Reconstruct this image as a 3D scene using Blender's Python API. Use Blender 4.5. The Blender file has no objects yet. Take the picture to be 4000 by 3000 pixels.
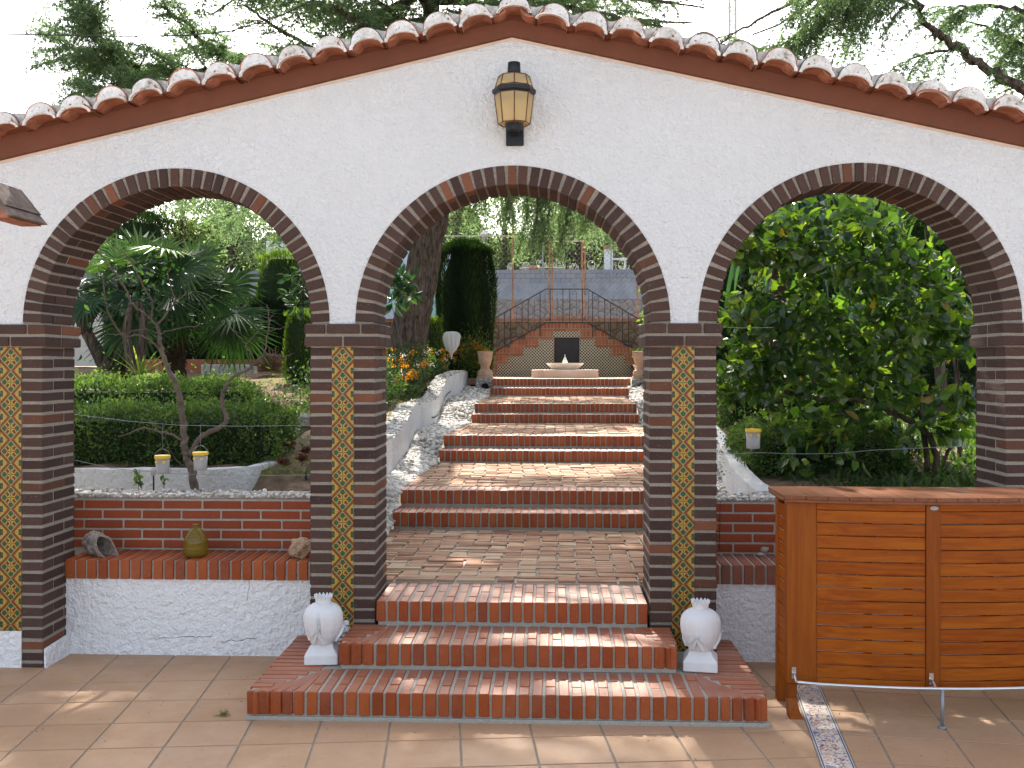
import bpy, math, random
import numpy as np
from mathutils import Vector, Matrix
R = math.radians
rs = np.random.RandomState(7)
random.seed(7)
S = bpy.context.scene
C = S.collection
PI = math.pi

# ------------------------------------------------------------------ camera
EYE, DIST, FPX = 1.75, 5.5, 3800.0
YAW = math.atan(150 / 3800.0)
cd = bpy.data.cameras.new('Camera')
cam = bpy.data.objects.new('Camera', cd); C.objects.link(cam)
cam.location = (0, -DIST, EYE)
cam.rotation_euler = (R(90), 0, YAW)
cd.sensor_width = 36.0
cd.lens = 36.0 * FPX / 4000.0
cd.shift_y = -75.0 / 4000.0
cd.clip_start = 0.05; cd.clip_end = 2000
S.camera = cam
S.render.resolution_x = 1024; S.render.resolution_y = 768
# ------------------------------------------------------------------ light
SUN_EL, SUN_AZ = 43.0, -7.0          # azimuth from +Y (straight behind the gateway), negative = to the left
w = bpy.data.worlds.new('World'); S.world = w; w.use_nodes = True
nt = w.node_tree
sky = nt.nodes.new('ShaderNodeTexSky'); sky.sky_type = 'NISHITA'; sky.sun_disc = False
sky.sun_elevation = R(SUN_EL); sky.sun_rotation = R(SUN_AZ)
sky.air_density = 1.0; sky.dust_density = 3.5; sky.ozone_density = 1.0
bg = nt.nodes['Background']; bg.inputs[1].default_value = 0.14
hs = nt.nodes.new('ShaderNodeHueSaturation'); hs.inputs['Saturation'].default_value = .58
nt.links.new(sky.outputs[0], hs.inputs['Color']); nt.links.new(hs.outputs[0], bg.inputs[0])
sd = bpy.data.lights.new('Sun', 'SUN'); sd.energy = 4.2; sd.angle = R(0.6); sd.color = (1.0, 0.94, 0.84)
sun = bpy.data.objects.new('Sun', sd); C.objects.link(sun)
az, el = R(SUN_AZ), R(SUN_EL)
SUNDIR = Vector((math.sin(az) * math.cos(el), math.cos(az) * math.cos(el), math.sin(el)))
sun.rotation_euler = SUNDIR.to_track_quat('Z', 'Y').to_euler()
sun.location = SUNDIR * 30
S.view_settings.view_transform = 'Standard'; S.view_settings.look = 'None'
S.view_settings.exposure = 1.75; S.view_settings.gamma = 1.0
S.view_settings.use_curve_mapping = False

# where things stand: a direction measured on the photograph meets the plane Y (metres behind the gateway front)
sY, cY = math.sin(YAW), math.cos(YAW)
def W(x, y, Y):
    u = (x - 2000) / FPX; v = -(y - 1425) / FPX
    t = (Y + DIST) / (u * sY + cY)
    return ((u * cY - sY) * t, Y, EYE + v * t)
def WX(x, Y): return W(x, 1425, Y)[0]
def WZ(x, y, Y): return W(x, y, Y)[2]

# ------------------------------------------------------------------ materials
class N:
    def __init__(s, name):
        s.mat = bpy.data.materials.new(name); s.mat.use_nodes = True
        s.t = s.mat.node_tree; s.n = s.t.nodes; s.L = s.t.links
        s.b = s.n['Principled BSDF']; s.out = s.n['Material Output']
    def new(s, ty, **kw):
        o = s.n.new(ty)
        for k, v in kw.items(): setattr(o, k, v)
        return o
    def set(s, sock, v):
        if hasattr(v, 'is_linked') or isinstance(v, bpy.types.NodeSocket): s.L.new(v, sock)
        else: sock.default_value = v
    def m(s, op, a, b=0.0, c=None):
        o = s.new('ShaderNodeMath', operation=op)
        s.set(o.inputs[0], a); s.set(o.inputs[1], b)
        if c is not None: s.set(o.inputs[2], c)
        return o.outputs[0]
    def coord(s, kind='Object'): return s.new('ShaderNodeTexCoord').outputs[kind]
    def xyz(s, v):
        o = s.new('ShaderNodeSeparateXYZ'); s.L.new(v, o.inputs[0]); return o.outputs
    def noise(s, scale, vec=None, detail=4, rough=.55, dist=0):
        o = s.new('ShaderNodeTexNoise'); s.set(o.inputs['Scale'], scale); o.inputs['Detail'].default_value = detail
        o.inputs['Roughness'].default_value = rough; o.inputs['Distortion'].default_value = dist
        s.L.new(vec if vec is not None else s.coord(), o.inputs['Vector']); return o.outputs['Fac']
    def vor(s, scale, vec=None, feat='F1'):
        o = s.new('ShaderNodeTexVoronoi', feature=feat); o.inputs['Scale'].default_value = scale
        s.L.new(vec if vec is not None else s.coord(), o.inputs['Vector']); return o.outputs
    def ramp(s, fac, stops, interp='LINEAR'):
        o = s.new('ShaderNodeValToRGB'); cr = o.color_ramp; cr.interpolation = interp
        el = cr.elements
        while len(el) > 1: el.remove(el[-1])
        el[0].position = stops[0][0]; el[0].color = (*stops[0][1][:3], 1)
        for (p, c) in stops[1:]:
            e = el.new(p); e.color = (c[0], c[1], c[2], 1)
        s.set(o.inputs[0], fac); return o.outputs[0]
    def mix(s, f, a, b, mode='MIX'):
        o = s.new('ShaderNodeMix', data_type='RGBA', blend_type=mode)
        s.set(o.inputs[0], f)
        for k, v in ((6, a), (7, b)):
            if isinstance(v, tuple): o.inputs[k].default_value = (v[0], v[1], v[2], 1)
            else: s.L.new(v, o.inputs[k])
        return o.outputs[2]
    def attr(s, name='rnd'):
        o = s.new('ShaderNodeAttribute'); o.attribute_name = name; return o.outputs['Fac']
    def bump(s, h, strength=.5, dist=.01, prev=None):
        o = s.new('ShaderNodeBump'); o.inputs['Strength'].default_value = strength; o.inputs['Distance'].default_value = dist
        s.L.new(h, o.inputs['Height'])
        if prev is not None: s.L.new(prev, o.inputs['Normal'])
        return o.outputs[0]
    def col(s, c): s.set(s.b.inputs['Base Color'], (c[0], c[1], c[2], 1) if isinstance(c, tuple) else c)
    def rough(s, v): s.set(s.b.inputs['Roughness'], v)
    def nrm(s, v): s.L.new(v, s.b.inputs['Normal'])
    def spec(s, v): s.b.inputs['Specular IOR Level'].default_value = v

def plain(name, c, rough=.8, metal=0, bump=0, bscale=40, var=.25, vscale=6, spec=.3):
    k = N(name)
    n = k.noise(vscale, detail=6, rough=.65)
    a = tuple(x * (1 - var) for x in c); b = tuple(min(1, x * (1 + var)) for x in c)
    k.col(k.ramp(n, [(.3, a), (.7, b)])); k.rough(rough); k.b.inputs['Metallic'].default_value = metal; k.spec(spec)
    if bump: k.nrm(k.bump(k.noise(bscale, detail=5), bump, .01))
    return k.mat

def bricks(name, stops, bump=.5, spots=None, rough=.85, streak=True, dirt=None, spec=.2):
    k = N(name)
    c = k.ramp(k.attr(), stops)
    v = k.coord()
    n1 = k.noise(14, v, 5, .7); n2 = k.noise(90, v, 3, .6)
    c = k.mix(k.m('MULTIPLY', n1, .9), c, k.mix(1.0, c, (.62, .6, .6), 'MULTIPLY'))
    if spots: c = k.mix(k.ramp(k.noise(26, v, 4, .6), [(.60, (0, 0, 0)), (.66, (1, 1, 1))]), c, spots)
    if dirt: c = k.mix(k.ramp(k.noise(5, v, 6, .75), [(.42, (0, 0, 0)), (.8, (.38, .38, .38))]), c, dirt)
    # tiny light specks of mortar
    c = k.mix(k.ramp(k.noise(160, v, 2, .5), [(.70, (0, 0, 0)), (.74, (.7, .7, .7))]), c, (.42, .38, .34))
    k.col(c); k.rough(rough); k.spec(spec)
    m = k.new('ShaderNodeMapping'); m.inputs['Scale'].default_value = (12, 12, 70) if streak else (60, 60, 60)
    k.L.new(v, m.inputs[0])
    h = k.noise(1.0 if streak else 1.0, m.outputs[0], 5, .7, .6)
    k.nrm(k.bump(k.m('ADD', h, k.m('MULTIPLY', n2, .5)), bump, .006))
    return k.mat

def mortar(name, c=(.35, .31, .255)):
    k = N(name); v = k.coord()
    n = k.noise(220, v, 3, .7); n2 = k.noise(9, v, 5, .6)
    c0 = k.ramp(n, [(.3, tuple(x * .55 for x in c)), (.52, c), (.72, tuple(min(1, x * 1.75) for x in c))])
    k.col(k.mix(k.m('MULTIPLY', n2, .5), c0, (c[0] * .6, c[1] * .58, c[2] * .55))); k.rough(.95); k.spec(.1)
    k.nrm(k.bump(k.m('ADD', n, k.noise(60, v, 3)), .8, .006)); return k.mat

def stucco(name, c=(.90, .915, .91), strength=.85, scale=48, stain=.06):
    k = N(name); v = k.coord()
    big = k.noise(1.1, v, 6, .65)
    cc = k.ramp(big, [(.3, tuple(x * (1 - stain) for x in c)), (.62, c)])
    pits = k.noise(scale * 1.6, v, 3, .6)
    mp = k.new('ShaderNodeMapping'); mp.inputs['Scale'].default_value = (7, 7, .55); k.L.new(v, mp.inputs[0])
    cc = k.mix(k.ramp(k.noise(1.0, mp.outputs[0], 5, .7), [(.55, (0, 0, 0)), (.85, (.22, .22, .22))]), cc, (.60, .57, .52))
    cc = k.mix(k.ramp(pits, [(.64, (0, 0, 0)), (.76, (.22, .22, .22))]), cc, (.58, .53, .46))
    k.col(cc); k.rough(.9); k.spec(.15)
    h1 = k.noise(scale, v, 4, .62, .15); h2 = k.noise(scale * .35, v, 3, .6)
    h = k.m('ADD', k.ramp(h1, [(.30, (0, 0, 0)), (.72, (1, 1, 1))]), k.m('MULTIPLY', h2, .8))
    c2 = k.mix(k.ramp(h, [(.0, (.30, .30, .30)), (.42, (0, 0, 0))]), cc, (.62, .60, .58)); k.col(c2); k.nrm(k.bump(h, strength, .027)); return k.mat  # hollows of the relief tinted darker: grime, and shade painted in

def leafmat(name, stops, transl=.45, rough=.45, spec=.4, tcol=None, gloss=1.0):
    k = N(name)
    c = k.ramp(k.attr(), stops)
    c = k.mix(k.m('MULTIPLY', k.noise(30, detail=3), .5), c, k.mix(1.0, c, (.7, .72, .6), 'MULTIPLY'))
    k.col(c); k.rough(rough); k.spec(spec)
    tr = k.new('ShaderNodeBsdfTranslucent')
    tc = k.mix(1.0, c, tcol or (1.7, 2.0, .7), 'MULTIPLY'); k.L.new(tc, tr.inputs[0])
    ms = k.new('ShaderNodeMixShader'); ms.inputs[0].default_value = transl
    k.L.new(k.b.outputs[0], ms.inputs[1]); k.L.new(tr.outputs[0], ms.inputs[2])
    k.L.new(ms.outputs[0], k.out.inputs[0]); return k.mat

def woodmat(name, a, b, c, axis=0, rough=.42, spec=.16):
    k = N(name)
    m = k.new('ShaderNodeMapping'); sc = [38, 38, 38]; sc[axis] = 2.2
    m.inputs['Scale'].default_value = sc; k.L.new(k.coord(), m.inputs[0])
    off = k.new('ShaderNodeVectorMath', operation='ADD'); k.L.new(m.outputs[0], off.inputs[0])
    k.L.new(k.m('MULTIPLY', k.attr(), 57.0), off.inputs[1])
    n = k.noise(1.0, off.outputs[0], 6, .6, .9)
    col = k.ramp(n, [(.25, a), (.5, b), (.75, c)])
    dark = k.ramp(k.noise(3.5, off.outputs[0], 3, .5), [(.62, (0, 0, 0)), (.8, (.5, .5, .5))])
    col = k.mix(dark, col, tuple(x * .45 for x in a))
    col = k.mix(k.m('MULTIPLY', k.attr(), .8), col, k.mix(1.0, col, (.74, .60, .5), 'MULTIPLY'))
    k.col(col); k.rough(rough); k.spec(spec); k.nrm(k.bump(n, .12, .004)); return k.mat

M = {}
DK = [(0, (.060, .036, .030)), (.35, (.078, .046, .037)), (.6, (.098, .058, .046)), (.87, (.080, .045, .036)), (.92, (.12, .058, .038)), (.965, (.19, .076, .042)), (1, (.24, .095, .052))]
M['brick_dark'] = bricks('dark_clinker_brick', DK, .7)
RD = [(0, (.27, .052, .013)), (.3, (.35, .072, .015)), (.6, (.41, .096, .022)), (.85, (.32, .064, .016)), (1, (.25, .060, .026))]
M['brick_red'] = bricks('red_brick', RD, .15, streak=False, dirt=(.38, .17, .10), rough=.5, spec=.22)
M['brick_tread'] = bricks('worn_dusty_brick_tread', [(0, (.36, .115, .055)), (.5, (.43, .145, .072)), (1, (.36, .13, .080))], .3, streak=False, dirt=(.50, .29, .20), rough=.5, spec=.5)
M['brick_old'] = bricks('worn_red_brick', [(0, (.25, .08, .045)), (.5, (.29, .10, .06)), (1, (.23, .09, .06))], .4, streak=False, dirt=(.30, .20, .16))
M['brick_wall'] = bricks('orange_red_brick', [(0, (.30, .058, .020)), (.5, (.35, .074, .026)), (1, (.28, .062, .026))], .12, streak=False, rough=.6)
M['paver'] = bricks('pale_clay_paver', [(0, (.27, .13, .075)), (.3, (.38, .21, .125)), (.6, (.43, .25, .155)), (.85, (.50, .34, .22)), (1, (.56, .43, .30))], .5, streak=False, dirt=(.30, .22, .16))
M['brick_far'] = bricks('orange_stair_brick', [(0, (.34, .11, .055)), (.5, (.42, .15, .08)), (1, (.47, .21, .13))], .3, streak=False, dirt=(.55, .32, .22))
M['mortar'] = mortar('mortar')
M['mortar_grey'] = mortar('grey_mortar', (.45, .42, .36))
M['mortar_light'] = mortar('light_mortar', (.42, .38, .34))
M['stucco'] = stucco('white_stucco')
M['stucco_base'] = stucco('rough_white_stucco', (.93, .925, .925), .8, 30, .06)
M['stucco_garden'] = stucco('garden_white_stucco', (.72, .71, .70), .7, 30, .3)
k = N('limewashed_tile_mortar'); v = k.coord(); c = k.ramp(k.noise(11, v, 6, .75), [(.40, (.72, .71, .69)), (.57, (.56, .53, .48)), (.68, (.17, .145, .12))]); c = k.mix(k.ramp(k.noise(70, v, 3, .6), [(.58, (0, 0, 0)), (.68, (.7, .7, .7))]), c, (.14, .12, .10)); k.col(c); k.rough(.95); k.nrm(k.bump(k.noise(45, v, 5), .8, .01)); M['white_mortar'] = k.mat
M['grey_lime'] = plain('grey_lichened_mortar', (.46, .44, .40), .95, bump=.6, bscale=60, var=.45, vscale=30)
M['eave_brown'] = plain('brown_eave_paint', (.135, .046, .024), .75, bump=.15, bscale=30, var=.12)
M['paint_edge'] = plain('cream_paint_edge', (.60, .47, .38), .8, bump=.4, var=.12)
M['roof_tile'] = plain('terracotta_roof_tile', (.34, .135, .078), .85, bump=.3, bscale=50, var=.45, vscale=14)
M['roof_old'] = plain('lichen_grey_roof_tile', (.16, .12, .10), .95, bump=.5, bscale=60, var=.5, vscale=18)
M['plaster'] = plain('cast_white_plaster', (.70, .69, .68), .85, bump=.3, bscale=90, var=.06, vscale=4)
M['black_iron'] = plain('black_iron', (.018, .018, .02), .5, bump=.1, var=.3)
M['dark_metal'] = plain('lantern_black', (.012, .014, .018), .45, var=.3)
M['brass'] = plain('bronze_lantern_frame', (.12, .05, .03), .4, .6)
M['steel'] = plain('brushed_steel', (.62, .62, .62), .25, 1.0, var=.08)
M['rust'] = plain('rusty_post', (.40, .22, .13), .85, bump=.3, var=.45, vscale=12)
M['galv'] = plain('galvanised_wire', (.30, .31, .32), .5, .6, var=.15)
M['white_iron'] = plain('white_painted_iron', (.72, .66, .56), .6, var=.2, vscale=20)
k = N('furrowed_bark'); mp = k.new('ShaderNodeMapping'); mp.inputs['Scale'].default_value = (26, 26, 5); k.L.new(k.coord(), mp.inputs[0])
b1 = k.noise(1.0, mp.outputs[0], 6, .65, .7); k.col(k.ramp(b1, [(.34, (.018, .013, .010)), (.48, (.085, .064, .048)), (.72, (.17, .13, .10))])); k.rough(.95); k.spec(.1); k.nrm(k.bump(b1, 1.0, .05)); M['bark'] = k.mat
M['bark_pale'] = plain('pale_grey_twig_bark', (.135, .105, .085), .9, bump=.5, bscale=60, var=.35, vscale=16, spec=.1)
M['palm_fibre'] = plain('palm_trunk_fibre', (.05, .034, .024), .98, bump=1.0, bscale=50, var=.5, vscale=25, spec=.05)
M['soil'] = plain('dry_garden_soil', (.15, .105, .072), .98, bump=.8, bscale=25, var=.45, vscale=12, spec=.05)
M['paving'] = plain('pale_bounce_paving', (.50, .52, .53), .9, var=.1)
M['stone'] = plain('tan_field_stone', (.40, .27, .17), .9, bump=.8, bscale=22, var=.35, vscale=8)
M['coral'] = plain('pitted_grey_coral', (.26, .215, .18), .98, bump=1.0, bscale=70, var=.55, vscale=35, spec=.05)
M['pebble'] = plain('pale_river_pebble', (.42, .40, .37), .7, bump=.1, var=.3, vscale=9)
k = N('pale_pebble_each'); k.col(k.ramp(k.attr(), [(0, (.25, .22, .19)), (.3, (.42, .38, .33)), (.7, (.55, .52, .47)), (1, (.66, .63, .58))])); k.rough(.75); k.nrm(k.bump(k.noise(60), .2, .004)); M['pebbles'] = k.mat
M['concrete'] = plain('blue_grey_concrete', (.29, .31, .34), .9, bump=.6, bscale=14, var=.22, vscale=2.5)
M['marble'] = plain('cream_marble', (.78, .72, .64), .4, var=.07, vscale=5)
M['marble_pink'] = plain('pink_marble_base', (.70, .56, .46), .5, var=.12, vscale=4)
M['urn'] = plain('weathered_sandstone_urn', (.42, .28, .19), .9, bump=.5, var=.3, vscale=10)
M['terracotta'] = plain('terracotta_pot', (.48, .22, .13), .8, var=.2)
M['yellow_lid'] = plain('yellow_plastic_lid', (.78, .50, .03), .4, var=.06, spec=.5)
M['fleece'] = leafmat('white_fleece_bag', [(0, (.62, .62, .62)), (1, (.74, .74, .74))], .45, .8, .1, (1.0, 1.0, 1.05))
M['dark_void'] = plain('dark_pipe_inside', (.012, .011, .010), .9)
M['black_panel'] = plain('black_door_panel', (.022, .021, .023), .45, var=.5, vscale=3)
M['cream_wall'] = stucco('cream_house_wall', (.66, .62, .55), .3, 20, .2)
M['wood'] = woodmat('oiled_orange_hardwood', (.21, .046, .003), (.31, .076, .004), (.40, .118, .007), 0)
M['wood_v'] = woodmat('oiled_orange_upright', (.21, .052, .006), (.27, .072, .007), (.32, .098, .010), 2)
M['wood_top'] = woodmat('brown_bar_top', (.16, .060, .028), (.21, .080, .037), (.27, .108, .052), 1, .35)
M['gravel'] = plain('grey_cement_bed', (.33, .30, .27), .95, bump=.9, bscale=60, var=.35, vscale=22)
M['brush'] = plain('dry_brushwood', (.16, .11, .08), .95, var=.3)
M['orange_flower'] = leafmat('orange_petal', [(0, (.55, .20, .01)), (1, (.70, .34, .02))], .4, .6, .2, (1.3, 1.1, .6))
M['white_flower'] = leafmat('white_petal', [(0, (.7, .68, .66)), (1, (.8, .8, .78))], .4, .6, .2, (1, 1, 1))
M['hedge'] = leafmat('box_hedge_leaf', [(0, (.034, .066, .022)), (.5, (.072, .115, .037)), (1, (.16, .21, .06))], .42, .5, .3)
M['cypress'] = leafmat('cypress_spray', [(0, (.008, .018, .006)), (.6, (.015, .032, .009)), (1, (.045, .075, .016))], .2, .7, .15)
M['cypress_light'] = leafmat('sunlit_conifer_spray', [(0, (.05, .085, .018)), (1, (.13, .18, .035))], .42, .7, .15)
M['cedar'] = leafmat('cedar_needles', [(0, (.085, .125, .085)), (.6, (.15, .195, .125)), (1, (.22, .27, .15))], .62, .6, .2, (1.5, 1.8, 1.0))
M['cedar_sun'] = leafmat('sunlit_cedar_needles', [(0, (.035, .048, .020)), (.6, (.065, .085, .032)), (1, (.14, .165, .06))], .45, .6, .2, (1.6, 1.8, .8))
M['broad'] = leafmat('broad_green_leaf', [(0, (.017, .044, .024)), (.5, (.036, .080, .028)), (.95, (.095, .145, .038)), (1, (.22, .16, .05))], .45, .24, .6, (4.6, 4.2, .7))
M['broad_dark'] = leafmat('glossy_dark_leaf', [(0, (.014, .036, .018)), (.7, (.026, .062, .022)), (1, (.06, .11, .028))], .3, .28, .6)
M['ground_leaf'] = leafmat('ground_cover_leaf', [(0, (.026, .056, .020)), (.6, (.05, .09, .028)), (1, (.11, .15, .045))], .35, .5)
M['palm'] = leafmat('palm_fan_leaf', [(0, (.018, .042, .016)), (.6, (.036, .072, .024)), (1, (.08, .115, .045))], .30, .5, .22)
M['palm_grey'] = leafmat('grey_green_palm_leaf', [(0, (.04, .075, .045)), (1, (.065, .11, .065))], .3, .8, .05)
M['strap'] = leafmat('long_strap_leaf', [(0, (.020, .055, .035)), (.7, (.045, .10, .055)), (1, (.20, .20, .06))], .3, .35, .5)
M['grass'] = leafmat('lawn_grass', [(0, (.05, .08, .022)), (.6, (.10, .14, .035)), (1, (.24, .24, .09))], .45, .6, .2)
M['red_leaf'] = leafmat('maroon_succulent', [(0, (.07, .02, .025)), (1, (.14, .05, .04))], .25, .4, .4)
M['core'] = plain('foliage_shade_core', (.020, .034, .014), .95, var=.4, vscale=20, spec=.05)  # near-black green: the shade inside the foliage put into the colour

def glass(name, tint, body, f=.45, rough=.15):
    k = N(name)
    tr = k.new('ShaderNodeBsdfTransparent'); tr.inputs[0].default_value = (*tint, 1)
    k.col(body); k.rough(rough); k.spec(.6)
    k.nrm(k.bump(k.noise(18, detail=3), .3, .01))
    ms = k.new('ShaderNodeMixShader'); ms.inputs[0].default_value = f
    k.L.new(tr.outputs[0], ms.inputs[1]); k.L.new(k.b.outputs[0], ms.inputs[2]); k.L.new(ms.outputs[0], k.out.inputs[0])
    return k.mat
M['amber'] = glass('amber_glass_pane', (.95, .78, .45), (.72, .55, .27), .45)
M['jug'] = glass('yellow_green_glass', (.70, .56, .18), (.26, .20, .035), .45, .06)
M['cloudy'] = glass('cloudy_clear_plastic', (.75, .74, .72), (.52, .50, .50), .6, .3)

# glazed tiles of the pillar panels
k = N('glazed_pillar_tile'); v = k.new('ShaderNodeUVMap').outputs[0]; X = k.xyz(v)
u = k.m('SUBTRACT', k.m('MULTIPLY', X[0], 2.0), 1.0)
vv = k.m('SUBTRACT', k.m('MULTIPLY', k.m('FRACT', X[1]), 2.0), 1.0)
au, av = k.m('ABSOLUTE', u), k.m('ABSOLUTE', vv)
d = k.m('ADD', au, av)
base = k.ramp(k.m('DIVIDE', d, 2.0), [(0, (.40, .25, .040)), (.26, (.40, .25, .040)), (.36, (.15, .19, .06)), (.462, (.13, .17, .06)), (.468, (.52, .40, .14)), (.486, (.52, .40, .14)), (.49, (.15, .045, .012)), (.66, (.17, .050, .014)), (.668, (.40, .255, .045)), (1, (.40, .255, .045))], 'LINEAR')
def disc(cu, cv, r, su=1.0, sv=1.0):
    a = k.m('MULTIPLY', k.m('SUBTRACT', au, cu), su); b = k.m('MULTIPLY', k.m('SUBTRACT', av, cv), sv)
    rr = k.m('SQRT', k.m('ADD', k.m('MULTIPLY', a, a), k.m('MULTIPLY', b, b)))
    return k.m('LESS_THAN', rr, r)
c = k.mix(disc(.31, .29, .17), base, (.12, .03, .02))
c = k.mix(disc(.47, .20, .085), c, (.40, .25, .040)); c = k.mix(disc(.20, .44, .085), c, (.40, .25, .040))
c = k.mix(disc(.0, .62, .22), c, (.028, .078, .040)); c = k.mix(disc(.62, .0, .22), c, (.028, .078, .040))
crs = k.m('MULTIPLY', k.m('LESS_THAN', k.m('MINIMUM', au, av), .028), k.m('LESS_THAN', k.m('MAXIMUM', au, av), .42))
c = k.mix(crs, c, (.035, .02, .012))
c = k.mix(disc(0, 0, .10), c, (.05, .035, .02)); c = k.mix(disc(0, 0, .065), c, (.20, .32, .12))
crn = k.m('MULTIPLY', k.m('GREATER_THAN', au, .74), k.m('GREATER_THAN', av, .74))
c = k.mix(crn, c, (.03, .065, .035))
c = k.mix(k.m('GREATER_THAN', av, .985), c, (.18, .11, .05))
k.col(c); k.rough(.3); k.spec(.22)
k.nrm(k.bump(k.noise(300, detail=2), .15, .002)); M['azulejo'] = k.mat

# small black and cream tile facing of the fountain wall
k = N('star_tile_facing'); X = k.xyz(k.coord())
p = .062
a = k.m('SUBTRACT', k.m('FRACT', k.m('DIVIDE', X[0], p)), .5); b = k.m('SUBTRACT', k.m('FRACT', k.m('DIVIDE', X[2], p)), .5)
r1 = k.m('SQRT', k.m('ADD', k.m('MULTIPLY', a, a), k.m('MULTIPLY', b, b)))
a2 = k.m('SUBTRACT', .5, k.m('ABSOLUTE', a)); b2 = k.m('SUBTRACT', .5, k.m('ABSOLUTE', b))
r2 = k.m('SQRT', k.m('ADD', k.m('MULTIPLY', a2, a2), k.m('MULTIPLY', b2, b2)))
c = k.mix(k.m('LESS_THAN', r1, .30), (.62, .52, .34), (.016, .035, .022))
c = k.mix(k.m('LESS_THAN', r2, .30), c, (.02, .022, .05))
k.col(c); k.rough(.3); M['star_tile'] = k.mat

# painted ceramic band in the terrace floor (UV: u across 0..1, v along in metres)
k = N('painted_floor_band'); uv = k.new('ShaderNodeUVMap').outputs[0]; X = k.xyz(uv)
edge = k.m('ABSOLUTE', k.m('SUBTRACT', X[0], .5))
n = k.noise(1.0, None, 3); 
mp = k.new('ShaderNodeMapping'); mp.inputs['Scale'].default_value = (2.2, 13, 1); k.L.new(uv, mp.inputs[0])
w1 = k.noise(1.0, mp.outputs[0], 2, .5, 2.0); 
mp2 = k.new('ShaderNodeMapping'); mp2.inputs['Scale'].default_value = (3.0, 18, 1); mp2.inputs['Location'].default_value = (4, 7, 0); k.L.new(uv, mp2.inputs[0])
w2 = k.noise(1.0, mp2.outputs[0], 2, .5, 1.5)
c = k.ramp(w1, [(.0, (.70, .64, .54)), (.44, (.70, .64, .54)), (.46, (.34, .10, .05)), (.49, (.34, .10, .05)), (.51, (.70, .62, .52)), (.63, (.70, .62, .52)), (.65, (.62, .30, .08)), (.72, (.60, .30, .08))])
c = k.mix(k.ramp(w2, [(.60, (0, 0, 0)), (.63, (1, 1, 1))]), c, (.10, .11, .25))
c = k.mix(k.ramp(w2, [(.385, (1, 1, 1)), (.40, (0, 0, 0))]), c, (.20, .22, .30))
c = k.mix(k.m('GREATER_THAN', edge, .40), c, (.66, .62, .56))
c = k.mix(k.m('MULTIPLY', k.m('GREATER_THAN', edge, .425), k.m('LESS_THAN', edge, .475)), c, (.06, .065, .14))
k.col(c); k.rough(.35); M['floor_band'] = k.mat

# terracotta terrace tiles
k = N('terracotta_terrace_tile'); v = k.coord()
c = k.ramp(k.attr(), [(0, (.37, .215, .118)), (.5, (.43, .25, .138)), (1, (.40, .24, .145))])
c = k.mix(k.ramp(k.noise(2.2, v, 6, .7), [(.35, (0, 0, 0)), (.75, (.6, .6, .6))]), c, (.50, .33, .205))
c = k.mix(k.ramp(k.noise(40, v, 4, .7), [(.60, (0, 0, 0)), (.72, (.5, .5, .5))]), c, (.26, .14, .09))
k.col(c); k.rough(k.ramp(k.noise(6, v, 4), [(.3, (.42, .42, .42)), (.7, (.7, .7, .7))])); k.spec(.3)
k.nrm(k.bump(k.noise(12, v, 3), .12, .01)); M['terrace'] = k.mat

# rough stone masonry
def rubble(name, lo, hi, mort, scale):
    k = N(name); v = k.coord()
    vo = k.vor(scale, v); ed = k.vor(scale, v, 'DISTANCE_TO_EDGE')
    c = k.mix(k.noise(12, v, 5), lo, hi)
    c = k.mix(.45, c, k.ramp(vo[1], [(0, lo), (1, hi)]))
    c = k.mix(k.ramp(ed[0], [(.0, (1, 1, 1)), (.06, (0, 0, 0))]), c, mort)
    k.col(c); k.rough(.95); k.spec(.1)
    h = k.m('ADD', k.m('MULTIPLY', k.m('MINIMUM', ed[0], .25), 2.2), k.m('MULTIPLY', k.noise(30, v, 5), .4))
    k.nrm(k.bump(h, 1.0, .06)); return k.mat
M['rubble'] = rubble('rubble_stone_wall', (.16, .10, .065), (.38, .27, .19), (.10, .075, .055), 5.5)
M['rubble_grey'] = rubble('grey_stone_wall', (.24, .21, .19), (.40, .34, .30), (.16, .14, .13), 3.2)
k = N('concrete_block'); br = k.new('ShaderNodeTexBrick'); mp = k.new('ShaderNodeMapping'); mp.inputs['Rotation'].default_value = (R(90), 0, 0)
k.L.new(k.coord(), mp.inputs[0]); k.L.new(mp.outputs[0], br.inputs[0]); br.inputs['Scale'].default_value = 1.0
br.inputs['Brick Width'].default_value = .42; br.inputs['Row Height'].default_value = .2; br.inputs['Mortar Size'].default_value = .009
br.inputs['Color1'].default_value = (.22, .25, .30, 1); br.inputs['Color2'].default_value = (.30, .30, .30, 1); br.inputs['Mortar'].default_value = (.12, .12, .12, 1)
k.col(br.outputs[0]); k.rough(.95); M['block'] = k.mat
k = N('painted_turquoise_mural'); X = k.xyz(k.coord())
n = k.noise(.9, k.coord(), 4, .6, 1.5)
c = k.ramp(n, [(.30, (.30, .62, .60)), (.46, (.34, .68, .64)), (.52, (.58, .62, .84)), (.66, (.68, .72, .9)), (.74, (.30, .34, .46))])
k.col(c); k.rough(.7); M['mural'] = k.mat

# ------------------------------------------------------------------ mesh building
WO = {}
def lab(o, label, cat=None, group=None, kind=None):
    if label: o['label'] = label
    if cat: o['category'] = cat
    if group: o['group'] = group
    if kind: o['kind'] = kind
    return o
def thing(name, loc, label, cat, group=None):
    o = bpy.data.objects.new(name, None); C.objects.link(o); o.location = loc; o.empty_display_size = .1
    WO[o.name] = Vector(loc); return lab(o, label, cat, group)

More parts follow.
